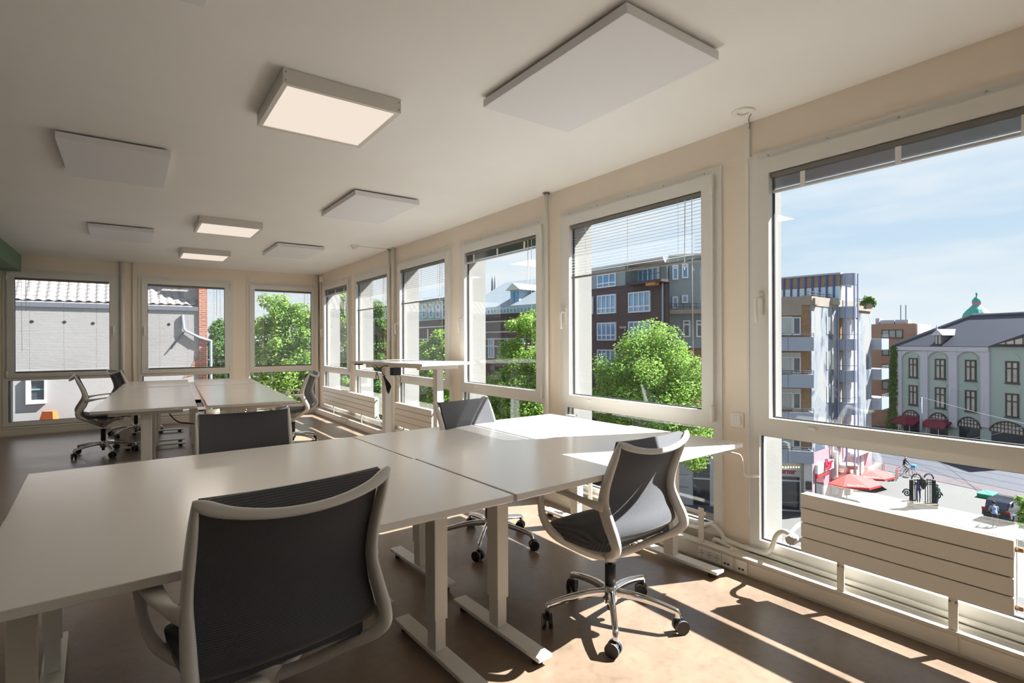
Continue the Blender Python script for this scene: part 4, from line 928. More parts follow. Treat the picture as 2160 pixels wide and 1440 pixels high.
# copper dome far behind
p = wp(2060, 675, 112); dr = thing('church_dome', 'turquoise onion dome rising behind the slate roof', 'dome', (p.x, p.y, GZ)); zb = p.z - GZ; k = 112/1130
MB().lathe([(2.2*1, 0), (2.2, zb-1.0), (24*k, zb-.9), (24*k, zb+.6), (22*k, zb+1.3), (16*k, zb+2.1), (10*k, zb+2.7), (8*k, zb+3.0)], 16).build('dome', X['turq'], dr, smooth=False)
MB().lathe([(7.2*k, zb+3.0), (7.2*k, zb+3.5), (8*k, zb+3.5), (8*k, zb+3.65)], 12).build('lantern', mat('lantern_pink', srgb(176, 110, 130), .6), dr)
MB().lathe([(8*k, zb+3.65), (7.5*k, zb+4.1), (4*k, zb+4.6), (1.5*k, zb+4.8), (1.2*k, zb+5.2), (2*k, zb+5.3), (1.6*k, zb+5.6), (0, zb+5.7)], 12).build('cap', X['turq'], dr, smooth=True)

# ------------------------------------------------------------------ dark brick flats opposite
fd = Front(1190, 49.0, 1411, 39.0, 'brick_flats', 'dark purple brick flats with pale blue windows beyond the green tree')
dz_ = fd.uz(1380, 549)[1]; db = fd.uz(1317, 602.5)[1]; dp = fd.uz(1318, 600)[0]
MB().prism(fd.foot(4.5), 0, db).build('wall', X['brick_dark'], fd.root); MB().prism([(0, .05), (dp, .05), (dp, 4.4), (.3, 4.4)], db+.001, dz_).build('upper_wall', X['greywall'], fd.root); MB().prism([(dp+.001, 1.6), (fd.back_u(1.6), 1.6), (fd.back_u(4.4), 4.4), (dp+.001, 4.4)], db+.001, dz_).build('upper_wall', X['greywall'], fd.root)
MB().prism([(-.1, -.25), (fd.L-.3, -.25), (fd.back_u(4.4), 4.4), (.2, 4.4)], dz_+.001, dz_+.15).build('roof_edge', X['white'], fd.root)
for r in ((1261, 622.5, 1300.5, 662.5), (1261, 681, 1300.5, 719), (1327, 616, 1373, 659.5), (1327, 678, 1373, 718), (1222, 628, 1252, 664), (1261, 738, 1300, 775), (1327, 738, 1373, 778)):
    fd.win(r[0], r[1], r[2], r[3], X['whiteframe'], X['pane_blue'], 4, tr=.26, fw=.10, proud=.12)
fd.win(1261, 578, 1300.5, 607, X['whiteframe'], X['pane_blue'], 3, tr=.26, fw=.10, off=.05, proud=.12); fd.win(1346, 566, 1391, 596, X['whiteframe'], X['pane_blue'], 4, fw=.12, off=1.6, proud=.12)
u0, z0, u1, z1 = fd.rect(1320.5, 597, 1410, 606, -.8); b = MB().box((u0, -.8, db-.15), (fd.L, -.003, db+.05)).build('balcony', X['brick_dark'], fd.root); rail(b, [(u0, -.75), (fd.L-.1, -.75)], db+.05, db+.95, 6); MB().box((u0+2, -.82, db-.35), (fd.L-.6, -.3, db-.151)).build('balcony_soffit', mat('ochre_soffit', srgb(170, 116, 66), .8), b)
fd.box('wall_sign', (1308, 689, 1322.5, 693.5), -.08, -.003, X['pink'])
pp = fd.uz(1400, 620); MB().cyl((pp[0], -.12, db-5.5), (pp[0], -.12, db-.2), .07, n=8).build('rain_pipe', X['bluegrey'], fd.root)
fe = Front(1412, 43.55, 1530, 42.6); fe.root = thing('grey_wing'); fe.root.parent = fa.root; fe.root.location = (*loc(fe.a), 0); fe.root.rotation_euler = (0, 0, fe.rz-fa.rz); zw = fe.uz(1440, 735)[1]
z9 = fe.uz(1440, 541)[1]; MB().box((0, 0, zw), (fe.L, 6, z9)).build('wall', X['greywall'], fe.root); MB().box((-.05, -.2, z9+.001), (fe.L, 6, z9+.15)).build('roof_edge', X['white'], fe.root)
for r in ((1418, 560, 1431, 591), (1438, 557, 1452, 588)): fe.win(*r, X['whiteframe'], X['pane_blue'], 1, tr=.75, fw=.12, proud=.1)
for r in ((1418, 626, 1430, 652), (1438, 623, 1451, 640), (1400.5, 627, 1408, 652)): 
    if r[0] > 1411: fe.win(*r, X['whiteframe'], X['pane_blue'], 1, fw=.12, proud=.1)
for r in ((1468, 676, 1482, 712), (1440, 676, 1456, 712)): fe.win(*r, X['whiteframe'], X['pane_dark'], 1, tr=.7, fw=.12, proud=.1)
u0, z0, u1, z1 = fe.rect(1411, 653, 1530, 662, -1.2); b = MB().box((u0+.05, -1.2, z0), (u1, -.003, z1)).build('balcony', X['concrete'], fe.root); rail(fe.root, [(u0+.1, -1.15), (u1-.1, -1.15)], z1, z1+.45, 8)

# ------------------------------------------------------------------ houses beyond the middle windows
fh = Front(985, 41, 1165, 34.5, 'dormer_house', 'old brick house with a pale slate roof, white bands and a dormer')
hz_ = fh.uz(1080, 647)[1]; MB().prism(fh.foot(6), 0, hz_-.5).build('wall', X['brick_dark'], fh.root)
MB().prism([(-.1, -.45), (fh.L, -.45), (fh.back_u(6), 6), (.3, 6)], hz_-.499, hz_).build('cornice', X['palewall'], fh.root); MB().add([(-.2, -.5, hz_+.001), (fh.L, -.5, hz_+.001), (fh.back_u(6), 6, hz_+.001), (.2, 6, hz_+.001), (.6, 3.5, hz_+2.3), (fh.back_u(3.5), 3.5, hz_+2.3)], [(0, 1, 5, 4), (2, 3, 4, 5), (3, 0, 4), (1, 2, 5), (0, 3, 2, 1)]).build('roof', X['paleroof'], fh.root)
for y in (676, 699, 714, 730): fh.box('stone_band', (985, y, 1190, y+2.4), -.06, -.003, X['white'])
u = 0
while u < fh.L: MB().box((u, -.62, hz_-.42), (u+.12, -.451, hz_-.22)).build('dentil', X['palewall'], fh.root); u += .34
u0, z0, u1, z1 = fh.rect(1081, 613, 1099, 638, .3); dm = MB().box((u0, .1, hz_+.05), (u1, 3, z1)).build('dormer', X['palewall'], fh.root)
for q in (0, 1): MB().box((u0+.12+q*(u1-u0-.1)/2, .04, hz_+.25), (u0-.02+(q+1)*(u1-u0-.02)/2, .099, z1-.12)).build('pane', X['pane_blue'], dm)
c = (u0+u1)/2; MB().add([(u0-.3, -.1, z1), (u1+.3, -.1, z1), (c, -.1, z1+.5), (u0-.3, 3.2, z1), (u1+.3, 3.2, z1), (c, 3.2, z1+.5)], [(0, 1, 2), (3, 5, 4), (0, 2, 5, 3), (1, 4, 5, 2), (0, 3, 4, 1)]).build('dormer_roof', X['white'], dm)
for x in (1031, 1066, 1100): fh.win(x, 714, x+12, 756, X['whiteframe'], X['pane_blue'], 2, tr=.6, fw=.1, proud=.1)
p = wp(1036, 610, 90)
for x, y in ((1038, 581), (1044, 580), (1070, 602)): a = wp(x, y, 90); tag(MB().lathe([(.23, 0), (.23, a.z-GZ-3.2), (.15, a.z-GZ-1.2), (.05, a.z-GZ-.2), (0, a.z-GZ)], 8).build('church_spire', X['bluegrey']), {1038: 'thin far church spire, the left one of the close pair', 1044: 'thin far church spire, the right one of the close pair', 1070: 'short far spire just left of the dormer'}[x], 'spire').location = (a.x, a.y, GZ)
fi = Front(780, 52, 985, 38, 'pale_house', 'house with pale blue upper storey over brick behind the standing desk window')
iz = fi.uz(915, 676)[1]; it = fi.uz(915, 636)[1]; MB().prism(fi.foot(5, .1), 0, iz).build('wall', X['brick_dark'], fi.root); MB().prism(fi.foot(5), iz+.001, it).build('upper_wall', X['palewall'], fi.root)
MB().add([(-.2, -.4, it+.001), (fi.L, -.4, it+.001), (fi.back_u(5), 5, it+.001), (.2, 5, it+.001), (.4, 3, it+1.6), (fi.back_u(3), 3, it+1.6)], [(0, 1, 5, 4), (2, 3, 4, 5), (3, 0, 4), (1, 2, 5), (0, 3, 2, 1)]).build('roof', X['paleroof'], fi.root)
for x in (836, 864, 893, 907.5, 922, 936, 950): fi.win(x, 642, x+8.5, 671, X['whiteframe'], X['pane_blue'], 1, tr=.55, fw=.09, proud=.1)
for y in (690, 715): fi.box('stone_band', (800, y, 985, y+2.5), .04, .099, X['white'])
for x in (900, 930): fi.box('stone_cross', (x, 695, x+3, 740), .03, .0385, X['white'])

# ------------------------------------------------------------------ old stucco house behind the back windows
HY, HX = 22.0, 2.05
hr = thing('stucco_house', 'old stucco house with a tiled roof close behind the back windows', 'house', (0, HY, GZ))
ev = 2.42 - GZ
MB().box((-16, 0, 0), (HX, 9, ev)).build('wall', X['stucco'], hr); MB().box((HX+.001, -.06, 0), (HX+.26, .30, ev+1.9)).build('brick_edge', X['brick_red'], hr)
MB().box((-16, -.05, ev+.001), (HX, .12, ev+.14)).build('eaves_band', X['lead'], hr)
sl = R(40); roof_len = 7.0
MB().add([(-16, .0, ev+.14), (HX, .0, ev+.14), (HX, roof_len*math.cos(sl), ev+.14+roof_len*math.sin(sl)), (-16, roof_len*math.cos(sl), ev+.14+roof_len*math.sin(sl)), (-16, roof_len*math.cos(sl), ev), (HX, roof_len*math.cos(sl), ev), (-16, 0, ev+.05), (HX, 0, ev+.05)], [(0, 1, 2, 3), (2, 5, 4, 3), (6, 4, 5, 7), (0, 3, 4, 6), (1, 7, 5, 2), (0, 6, 7, 1)]).build('roof_deck', X['tile'], hr)
tmesh = MB().slab(lambda u, v: (-.13 + .26*u, v*.27, .035*math.sin(u*math.pi)**2*1.5 + .012*(1-v)), 6, 1, -.018).mesh('roof_tile', X['tile'], False)
row = 0; cnt = 0; hidden = MB()
for r in range(8):
    for c_ in range(56):
        x = HX - .13 - c_*.245; s_ = .05 + r*.215; y, z = s_*math.cos(sl), ev+.16+s_*math.sin(sl)
        if r < 6 and (c_ < 50): inst('roof_tile', tmesh, hr, (x, y, z), (sl, 0, 0)); cnt += 1
# chimney, gutter and broken pipe at the corner
MB().box((HX-.42, .25, ev), (HX+.0, .95, ev+3.2)).build('chimney', X['stucco'], hr); MB().box((HX+.002, .301, ev-2), (HX+.28, .98, ev+2.6)).build('chimney_side', X['brick_red'], hr)
MB().tube([(HX-.50, -.05, ev-.15), (HX-.46, -.07, ev-.62), (HX-.40, -.08, ev-.72), (HX+.02, -.10, ev-.95), (HX+.40, -.10, ev-1.08)], .045, 8).build('gutter', X['bluegrey'], hr); MB().tube([(HX+.36, -.16, ev-1.05), (HX+.36, -.12, ev-12)], .045, 8).build('downpipe', X['bluegrey'], hr)
MB().tube([(HX-.45, -.06, ev-.75), (HX-.85, -.06, ev-1.35)], .025, 5).build('iron_stay', X['rail'], hr)
def hq(px, py, Y=HY): r = F_ + R_*((px-CX)/FPX) - U_*((py-CY)/FPX); t = Y/r.y; p_ = EYE + r*t; return p_.x, p_.z-GZ
x0, z1 = hq(66, 803); x1, z0 = hq(94, 843)
wd_ = MB().plate([x0-.12, x0, x1, x1+.05], [z0-.12, z0, z1, z1+.12], lambda i, j: not (i == 1 and j == 1), -.10, -.003, lambda u, v, t: (u, t, v)).build('window_surround', X['white'], hr)
MB().box((x0, -.03, z0), (x1, -.004, z1)).build('pane', X['pane_dark'], wd_); MB().box((x0, -.06, (z0+z1)/2), (x1, -.0301, (z0+z1)/2+.04)).build('glazing_bar', mat('green_bar', srgb(110, 140, 136), .6), wd_)
for x, y in ((67, 679), (136, 680), (196, 683), (356, 685)): a, b = hq(x, y); MB().cyl((a, .01, b), (a, -.006, b), .05, n=8).build('anchor_hole', M['black'], hr)
sp = MB(); a, b = hq(410, 770); sp.add([(a-.35, -.012, b-.45), (a+.05, -.012, b-.35), (a+.22, -.012, b+.1), (a+.12, -.012, b+.42), (a-.02, -.012, b+.1), (a-.2, -.012, b-.25)], [(0, 1, 2, 3, 4, 5)]).build('bare_brick_patch', X['brick_red'], hr)
# flat roof below and the orange cover on it
fl = thing('flat_roof', 'low grey flat roof between the office and the stucco house', 'roof', (-4, 16.2, GZ)); MB().box((-5, -4.6, 0), (5.2, 5.4, 10.9)).build('roof_block', X['tar'], fl); MB().box((-5.05, -4.65, 10.901), (5.25, -4.4, 10.94)).build('roof_upstand', X['bluegrey'], fl)
MB().box((3.3, 3.0, 10.901), (5.0, 5.2, 11.15), .02).build('skylight', X['cream'], fl)
a = F_ + R_*((104-CX)/FPX) - U_*((889-CY)/FPX); t = (GZ+10.9-CAM_H)/a.z; p = EYE + a*t; s_ = t/1130
oc = thing('orange_cover', 'orange tapered cover standing on the flat roof outside', 'cover', (p.x, p.y, GZ+10.9), TH*-1)
MB().add([(-15*s_, -.12, 0), (15*s_, -.12, 0), (15*s_, .12, 0), (-15*s_, .12, 0), (-11*s_, -.07, 21*s_), (11*s_, -.07, 21*s_), (11*s_, .08, 21*s_), (-11*s_, .08, 21*s_)], [(0, 1, 5, 4), (1, 2, 6, 5), (2, 3, 7, 6), (3, 0, 4, 7), (4, 5, 6, 7), (0, 3, 2, 1)]).build('cover_body', X['orange'], oc); MB().box((-17*s_, -.14, -.0), (17*s_, .14, .02)).build('cover_base', X['bluegrey'], oc)
# ------------------------------------------------------------------ trees
def leaf_mat(name, c1, c2, c3):
    m = bpy.data.materials.new(name); m.use_nodes = True; nt = m.node_tree; l = nt.links.new; p = nt.nodes['Principled BSDF']; out = nt.nodes['Material Output']
    g = nt.nodes.new('ShaderNodeNewGeometry'); rp = nt.nodes.new('ShaderNodeValToRGB'); e = rp.color_ramp.elements
    e[0].color = c1; e[1].color = c3; k = e.new(.5); k.color = c2
    l(g.outputs['Random Per Island'], rp.inputs[0]); l(rp.outputs[0], p.inputs['Base Color']); p.inputs['Roughness'].default_value = .55; p.inputs['Specular IOR Level'].default_value = .3
    t = nt.nodes.new('ShaderNodeBsdfTranslucent'); mx = nt.nodes.new('ShaderNodeMixShader'); mx.inputs[0].default_value = .42
    l(rp.outputs[0], t.inputs[0]); l(p.outputs[0], mx.inputs[1]); l(t.outputs[0], mx.inputs[2]); l(mx.outputs[0], out.inputs[0]); return m
LEAF = leaf_mat('leaf_green', srgb(92, 128, 48), srgb(128, 164, 66), srgb(168, 192, 100))
LEAF_D = leaf_mat('leaf_deep_green', srgb(56, 92, 40), srgb(84, 124, 52), srgb(120, 152, 74))
def tree(label, blobs, n, size, base=None, m=LEAF, seed=1, trunk=.16, name='tree', group='trees along the street', z0=GZ):
    """blobs: (px, py, D, radius in px) crown lobes; leaves sit in the outer shell of each lobe"""
    rnd = random.Random(seed); B = [(wp(x, y, D), r*D/FPX) for x, y, D, r in blobs]
    cen = sum((b[0] for b in B), Vector())/len(B); base = base or (cen.x, cen.y)
    root = thing(name, label, 'tree', (base[0], base[1], z0), 0, group); o = Vector((base[0], base[1], z0))
    S = []                                                         # each lobe breaks up into smaller tufts
    for c, r in B:
        for _ in range(9):
            d = Vector((rnd.gauss(0, 1), rnd.gauss(0, 1), rnd.gauss(0, 1))).normalized(); S.append((c + d*r*(.55 + .45*rnd.random()), r*(.22 + .30*rnd.random())))
        S.append((c, r*.72))
    tot = sum(r*r for _, r in S); vs = []; fs = []
    for c, r in S:
        for _ in range(int(n*r*r/tot)):
            d = Vector((rnd.gauss(0, 1), rnd.gauss(0, 1), rnd.gauss(0, 1))).normalized(); q = c - o + d*(r*rnd.random()**.42*(1 + .22*rnd.random()))
            a = (Vector((rnd.gauss(0, 1), rnd.gauss(0, 1), rnd.gauss(0, .6)))).normalized(); nn = (d*.5 + Vector((rnd.gauss(0, .6), rnd.gauss(0, .6), .7 + rnd.gauss(0, .4)))).normalized()
            b = nn.cross(a).normalized(); a = b.cross(nn); s = size*(.6 + .8*rnd.random()); i = len(vs)
            vs += [q - a*s, q - b*s*.55 + nn*s*.12, q + a*s, q + b*s*.55 + nn*s*.12]; fs.append((i, i+1, i+2, i+3))
    me = bpy.data.meshes.new('foliage'); me.from_pydata([tuple(v) for v in vs], [], fs); me.materials.append(m); f = bpy.data.objects.new('foliage', me); COL.objects.link(f); f.parent = root; f['kind'] = 'stuff'
    big = max(B, key=lambda b: b[1])[0] - o
    MB().tube(smooth_path([(0, 0, 0), (.05, .03, big.z*.35), (big.x*.4, big.y*.4, big.z*.75), tuple(big)], 3), [trunk*(1-.075*i) for i in range(10)], 8).build('trunk', X['bark'], root, smooth=True)
    for c, r in B:
        q = c - o; s0 = Vector((big.x*.4, big.y*.4, big.z*.75)); MB().tube(smooth_path([tuple(s0), tuple(s0.lerp(q, .5) + Vector((0, 0, .2))), tuple(q)], 3), [trunk*.45*(1-.1*i) for i in range(7)], 6).build('branch', X['bark'], root, smooth=True)
    return root
tree('round bright green tree in front of the dark brick flats', [(1370, 712, 24, 52), (1330, 752, 24, 52), (1415, 748, 23.5, 52), (1455, 790, 23, 50), (1380, 790, 23, 70), (1300, 808, 23.5, 52), (1450, 850, 22.5, 60), (1350, 860, 22.5, 70), (1275, 858, 23.5, 45), (1400, 920, 22.5, 80), (1300, 920, 23, 60), (1475, 925, 22.5, 60)], 40000, .06, seed=3)
tree('green tree in front of the dormer house, beyond the raised blind', [(1112, 690, 20, 34), (1080, 745, 20, 36), (1118, 760, 19.5, 42), (1060, 800, 20, 30), (1100, 830, 19, 50), (1045, 855, 19.5, 32), (1120, 880, 19, 46), (1060, 900, 19, 46), (1150, 800, 19, 40)], 30000, .052, seed=5)
tree('leafy green tree behind the legs of the standing desk', [(930, 712, 24, 22), (905, 745, 24, 30), (935, 760, 23.5, 30), (885, 790, 24, 30), (925, 810, 23, 36), (900, 860, 23, 44), (950, 870, 23, 40), (870, 840, 23.5, 30)], 25000, .056, seed=8)
tree('tall narrow green tree outside the window over the long radiator', [(800, 655, 26, 20), (812, 690, 26, 24), (795, 730, 26, 26), (815, 770, 25.5, 28), (780, 790, 26, 30), (810, 830, 25, 40), (760, 830, 25.5, 34)], 22000, .062, seed=11, m=LEAF_D)
tree('green tree filling the last window of the right-hand wall', [(725, 640, 27, 30), (745, 690, 27, 34), (712, 700, 27, 34), (735, 750, 26.5, 36), (705, 775, 26.5, 34), (740, 810, 26, 40), (700, 840, 26, 40)], 26000, .062, seed=13)
tree('tall loose tree outside the corner back window', [(590, 650, 22, 36), (640, 670, 22, 40), (560, 690, 22.5, 34), (655, 720, 22, 44), (605, 720, 21.5, 46), (560, 745, 22, 40), (625, 775, 21.5, 54), (560, 800, 21.5, 46), (660, 800, 21.5, 50), (600, 850, 21, 60), (550, 870, 21.5, 44), (665, 870, 21, 50)], 40000, .058, seed=17)
tree('green tree between the stucco house corner and the window post', [(470, 700, 27, 30), (450, 735, 27, 26), (478, 750, 26.5, 36), (455, 790, 26.5, 34), (490, 800, 26, 40), (470, 850, 26, 40)], 18000, .068, seed=19, m=LEAF_D)
tree('small street tree at the right edge of the plaza', [(2168, 1062, 36, 18), (2172, 1090, 35.5, 22), (2185, 1075, 35.5, 24)], 1800, .16, seed=23, trunk=.09)
pt = tree('small potted tree on the roof terrace of the mural block', [(1832, 634, 48, 11), (1827, 640, 48, 9), (1838, 640, 48, 9)], 900, .13, base=(wp(1832, 650, 48).x, wp(1832, 650, 48).y), seed=29, trunk=.05, m=LEAF_D, z0=wp(1832, 652, 48).z, name='potted_tree')
MB().lathe([(0, 0), (.28, 0), (.36, .5), (.30, .5), (.28, .42), (0, .42)], 12).build('pot', X['concrete'], pt)
# ivy on the house corner
iv = thing('ivy', 'dark ivy climbing the left corner of the mint green house', 'plant', fg.a); vs = []; fs = []; rnd = random.Random(4)
for k_ in range(3200):
    h = rnd.random()**.8; z = ez*(h); w = .5 + 1.1*(1-h)*rnd.random(); q = fg.d*(-.1 - rnd.random()*w*1.1 + .5*rnd.random()) + fg.n*(-.45 + .3*rnd.random()) + Vector((0, 0, z))
    a = Vector((rnd.gauss(0, 1), rnd.gauss(0, 1), rnd.gauss(0, 1))).normalized()*.16; b = a.orthogonal().normalized()*.14; i = len(vs); vs += [q-a, q-b, q+a, q+b]; fs.append((i, i+1, i+2, i+3))
me = bpy.data.meshes.new('foliage'); me.from_pydata([tuple(v) for v in vs], [], fs); me.materials.append(LEAF_D); f = bpy.data.objects.new('foliage', me); COL.objects.link(f); f.parent = iv; f['kind'] = 'stuff'
MB().tube([(0, 0, 0), tuple(fg.n*-.2 + Vector((0, 0, ez*.9)))], .06, 6).build('stem', X['bark'], iv)

# ------------------------------------------------------------------ on the plaza
def parasol(px, py_apex, D, rpx, label):
    a = wp(px, py_apex, D); Rr = rpx*D/FPX; h = a.z - GZ; root = thing('parasol', label, 'parasol', (a.x, a.y, GZ), .3, 'red parasols on the plaza')
    n = 8; rim = [(Rr*math.cos(2*math.pi*k/n), Rr*math.sin(2*math.pi*k/n)) for k in range(n)]
    for k in range(n):
        (x0, y0), (x1, y1) = rim[k], rim[(k+1) % n]
        MB().add([(0, 0, h-.05), (x0, y0, h-.75), (x1, y1, h-.75), (x0, y0, h-.92), (x1, y1, h-.92), (0, 0, h-.08), (x0*.99, y0*.99, h-.78), (x1*.99, y1*.99, h-.78)], [(0, 1, 2), (1, 3, 4, 2), (5, 7, 6)]).build('canopy_panel', X['red'], root)
        MB().tube([(0, 0, h-.14), (x0*.98, y0*.98, h-.83)], .015, 4).build('rib', X['pole'], root)
        if k % 2 == 0: t = inst('lettering', text_mesh('Coca-Cola', .28, M['white'], .004), root, ((x0+x1)/2*.93, (y0+y1)/2*.93, h-.655), (R(20), 0, math.atan2(y0+y1, x0+x1) + R(90)))
    MB().lathe([(0, .1), (.05, .06), (.16, -.02), (.2, -.06), (0, -.06)], 10, (0, 0, h)).build('cap', X['red'], root)
    MB().cyl((0, 0, .08), (0, 0, h-.05), .03, n=8).build('pole', X['pole'], root); MB().lathe([(0, .1), (.1, .1), (.42, .05), (.45, 0)], 14).build('base', X['concrete'], root)
parasol(1786, 995, 44.5, 60, 'red parasol in front, nearer to the shop corner'); parasol(1818, 980, 49.5, 58, 'red parasol behind, nearer to the street')
def barrier(px, py, label, two=False):
    g = gp(px, py); root = thing('barrier_board', label, 'barrier', g, .2)
    for i in range(2 if two else 1): MB().box((-.45, -.03, .35+i*.42), (.45, .03, .65+i*.42), .01).build('board', X['signred'], root)
    for s in (-1, 1): MB().box((s*.46-.02, -.05, 0), (s*.46+.02, .05, 1.1)).build('upright', X['white'], root)
barrier(1863, 1001, 'low red barrier board beside the rear parasol'); barrier(1892, 1013, 'red and white double barrier board by the cyclist', True)
g = gp(2083, 1048); tag(MB().box((-.9, -.5, 0), (.9, .5, .35), .05).build('green_mat', mat('green_tarpaulin', srgb(24, 128, 92), .7)), 'folded green tarpaulin at the kerb of the plaza', 'tarpaulin').location = g
# ornamental iron gate standing free on the plaza
g = gp(1946, 1071); D = (g-EYE).dot(F_); gt = thing('iron_gate', 'free-standing black wrought iron gate ornament on the plaza', 'gate', g, -TH + .0); s_ = D/FPX
MB().box((-26*s_, -.35, 0), (26*s_, .35, .35), .03).build('plinth', X['concrete'], gt)
for sx in (-1, 1):
    MB().box((sx*23.5*s_-.10, -.10, .351), (sx*23.5*s_+.10, .10, 58*s_), .01).build('gate_post', X['iron'], gt)
    MB().tube([(sx*13*s_ + 10*s_*math.cos(a_), 0, 60*s_ + 11*s_*math.sin(a_)) for a_ in [math.pi*k/10 for k in range(11)]], .05, 6).build('arch_bar', X['iron'], gt)
    MB().tube([(sx*(33*s_ + (9*s_)*(1-k/26)*math.cos(k*.5)), 0, 28*s_ + sx*-3*s_ + 9*s_*(1-k/26)*math.sin(k*.5)) for k in range(26)], .05, 6).build('scroll', X['iron'], gt)
    for q in (6, 11, 16): MB().cyl((sx*q*s_, 0, .351), (sx*q*s_, 0, 60*s_), .028, n=6).build('bar', X['iron'], gt)
for z in (48, 52, 57): MB().box((-23*s_, -.03, z*s_), (23*s_, .03, z*s_+.05)).build('cross_bar', X['iron'], gt)
MB().lathe([(0, .5), (.18, .35), (.28, .1), (.2, -.2), (.05, -.45), (0, -.5)], 8, (0, -.08, 51*s_)).build('crest', X['iron'], gt)
# tram pole with its wires
g = gp(1943, 944); pr = thing('tram_pole', 'grey lattice tram pole carrying overhead wires at the street', 'pole', g); ph = wp(1943, 838, (g-EYE).dot(F_)).z - GZ
MB().cyl((0, 0, 0), (0, 0, ph), .16, .12, 10).build('pole_tube', X['pole'], pr, smooth=True)
for k_ in range(3): MB().tube([(0, 0, ph-.6+.25*k_), (-.8, -.3, ph-.4+.3*k_)], .04, 5).build('insulator_arm', X['iron'], pr)
for (a_, b_) in (((1943, 838, 66), (2220, 908, 46)), ((1943, 884, 66), (2220, 882, 60)), ((2000, 936, 60), (2240, 880, 44))):
    p0, p1 = wp(*a_), wp(*b_); lab = {838: 'thin overhead wire falling from the pole top to the right', 884: 'level overhead wire crossing the mint green house', 936: 'overhead wire rising to the right before the shop arches'}[a_[1]]
    o = tag(MB().tube([(0, 0, 0), tuple((p1-p0)*.5 - Vector((0, 0, .15))), tuple(p1-p0)], .022, 5).build('overhead_wire', X['pole']), lab, 'wire'); o.location = p0

# ------------------------------------------------------------------ people
def body(name, label, J, E_, rad, mats, zcuts, loc, rz, hair, hairmat, extra=None):
    """J: joint name -> point; one continuous skinned surface; materials by height bands"""
    me = bpy.data.meshes.new(name); keys = list(J); me.from_pydata([J[k] for k in keys], [(keys.index(a), keys.index(b)) for a, b in E_], [])
    o = bpy.data.objects.new(name, me); COL.objects.link(o); md = o.modifiers.new('skin', 'SKIN'); md.use_smooth_shade = True
    for i, k in enumerate(keys): r = rad.get(k, .05); me.skin_vertices[0].data[i].radius = (r, r) if not isinstance(r, tuple) else r
    me.skin_vertices[0].data[keys.index('pelvis')].use_root = True
    o.modifiers.new('sub', 'SUBSURF').levels = 1
    dg = bpy.context.evaluated_depsgraph_get(); m2 = bpy.data.meshes.new_from_object(o.evaluated_get(dg)); bpy.data.objects.remove(o)
    m2.materials.clear()
    for m in mats: m2.materials.append(m)
    for f in m2.polygons: f.material_index = zcuts(f.center); f.use_smooth = True
    root = thing('person', label, 'person', loc, rz); inst('body', m2, root)
    h = Vector(J['head']); MB().lathe([(0, .135), (.06, .125), (.10, .08), (.112, .02), (.105, -.03), (.09, -.06)], 12, (h.x, h.y-.015, h.z)).build('hair', hairmat, root, smooth=True)
    MB().add([(h.x-.012, h.y+.085, h.z), (h.x+.012, h.y+.085, h.z), (h.x, h.y+.125, h.z-.015), (h.x, h.y+.09, h.z+.03)], [(0, 1, 2), (1, 3, 2), (3, 0, 2), (0, 3, 1)]).build('nose', X['skin'], root)
    return root
def stand(lean=0.0, arm=.2, step=.08):
    J = dict(pelvis=(0, 0, .95), waist=(0, .02+lean*.3, 1.1), chest=(0, .02+lean*.7, 1.3), neck=(0, .02+lean, 1.47), head=(0, .05+lean*1.15, 1.62))
    for n, s in (('l', -1), ('r', 1)):
        J.update({n+'sh': (s*.18, lean*.9, 1.40), n+'el': (s*.24, lean+arm*.5, 1.13), n+'wr': (s*.22, lean+arm+.05, .95), n+'ha': (s*.21, lean+arm+.12, .89), n+'hip': (s*.09, 0, .90), n+'kn': (s*.10, s*step*.5+.02, .49), n+'an': (s*.11, s*step-.01, .09), n+'to': (s*.12, s*step+.14, .035)})
    return J
ED = [('pelvis', 'waist'), ('waist', 'chest'), ('chest', 'neck'), ('neck', 'head')] + [e_ for n in 'lr' for e_ in (('chest', n+'sh'), (n+'sh', n+'el'), (n+'el', n+'wr'), (n+'wr', n+'ha'), ('pelvis', n+'hip'), (n+'hip', n+'kn'), (n+'kn', n+'an'), (n+'an', n+'to'))]
RA = dict(pelvis=(.15, .11), waist=(.14, .10), chest=(.16, .11), neck=.055, head=.105, lsh=.07, rsh=.07, lel=.048, rel=.048, lwr=.036, rwr=.036, lha=.04, rha=.04, lhip=.095, rhip=.095, lkn=.062, rkn=.062, lan=.042, ran=.042, lto=.04, rto=.04)
def cut(waist, sh, arm_skin):
    def f(c):
        if c.z > 1.50: return 0
        if c.z > waist: return 0 if (abs(c.x) > .2 and c.z < arm_skin) else 1
        return 2 if c.z > .10 else 3
    return f
mk = lambda n, *c: mat(n, srgb(*c), .85)
g = gp(1976, 1066); body('person', 'person in a green shirt and dark trousers standing beside the iron gate', stand(0, .1), ED, RA, [X['skin'], mk('green_shirt', 60, 100, 88), mk('navy_trousers', 52, 54, 82), X['rail']], cut(.98, 0, 1.1), g, R(150), None, mk('grey_hair', 150, 140, 128))
g = gp(1937, 1055); body('person', 'person in a violet-blue top seen through the iron gate', stand(0, .15, .12), ED, RA, [X['skin'], mk('violet_top', 98, 104, 170), mk('blue_jeans', 70, 76, 120), X['rail']], cut(.98, 0, 1.1), g, R(100), None, mk('brown_hair', 80, 56, 42))
g = gp(2099, 1113); body('person', 'person in a pale blue shirt bending to the rear of the parked car', stand(.42, .25), ED, RA, [X['skin'], mk('pale_blue_shirt', 142, 158, 196), mk('dark_trousers', 56, 58, 76), X['rail']], cut(.98, 0, 1.0), g, R(-70), None, mk('dark_hair', 54, 44, 40))
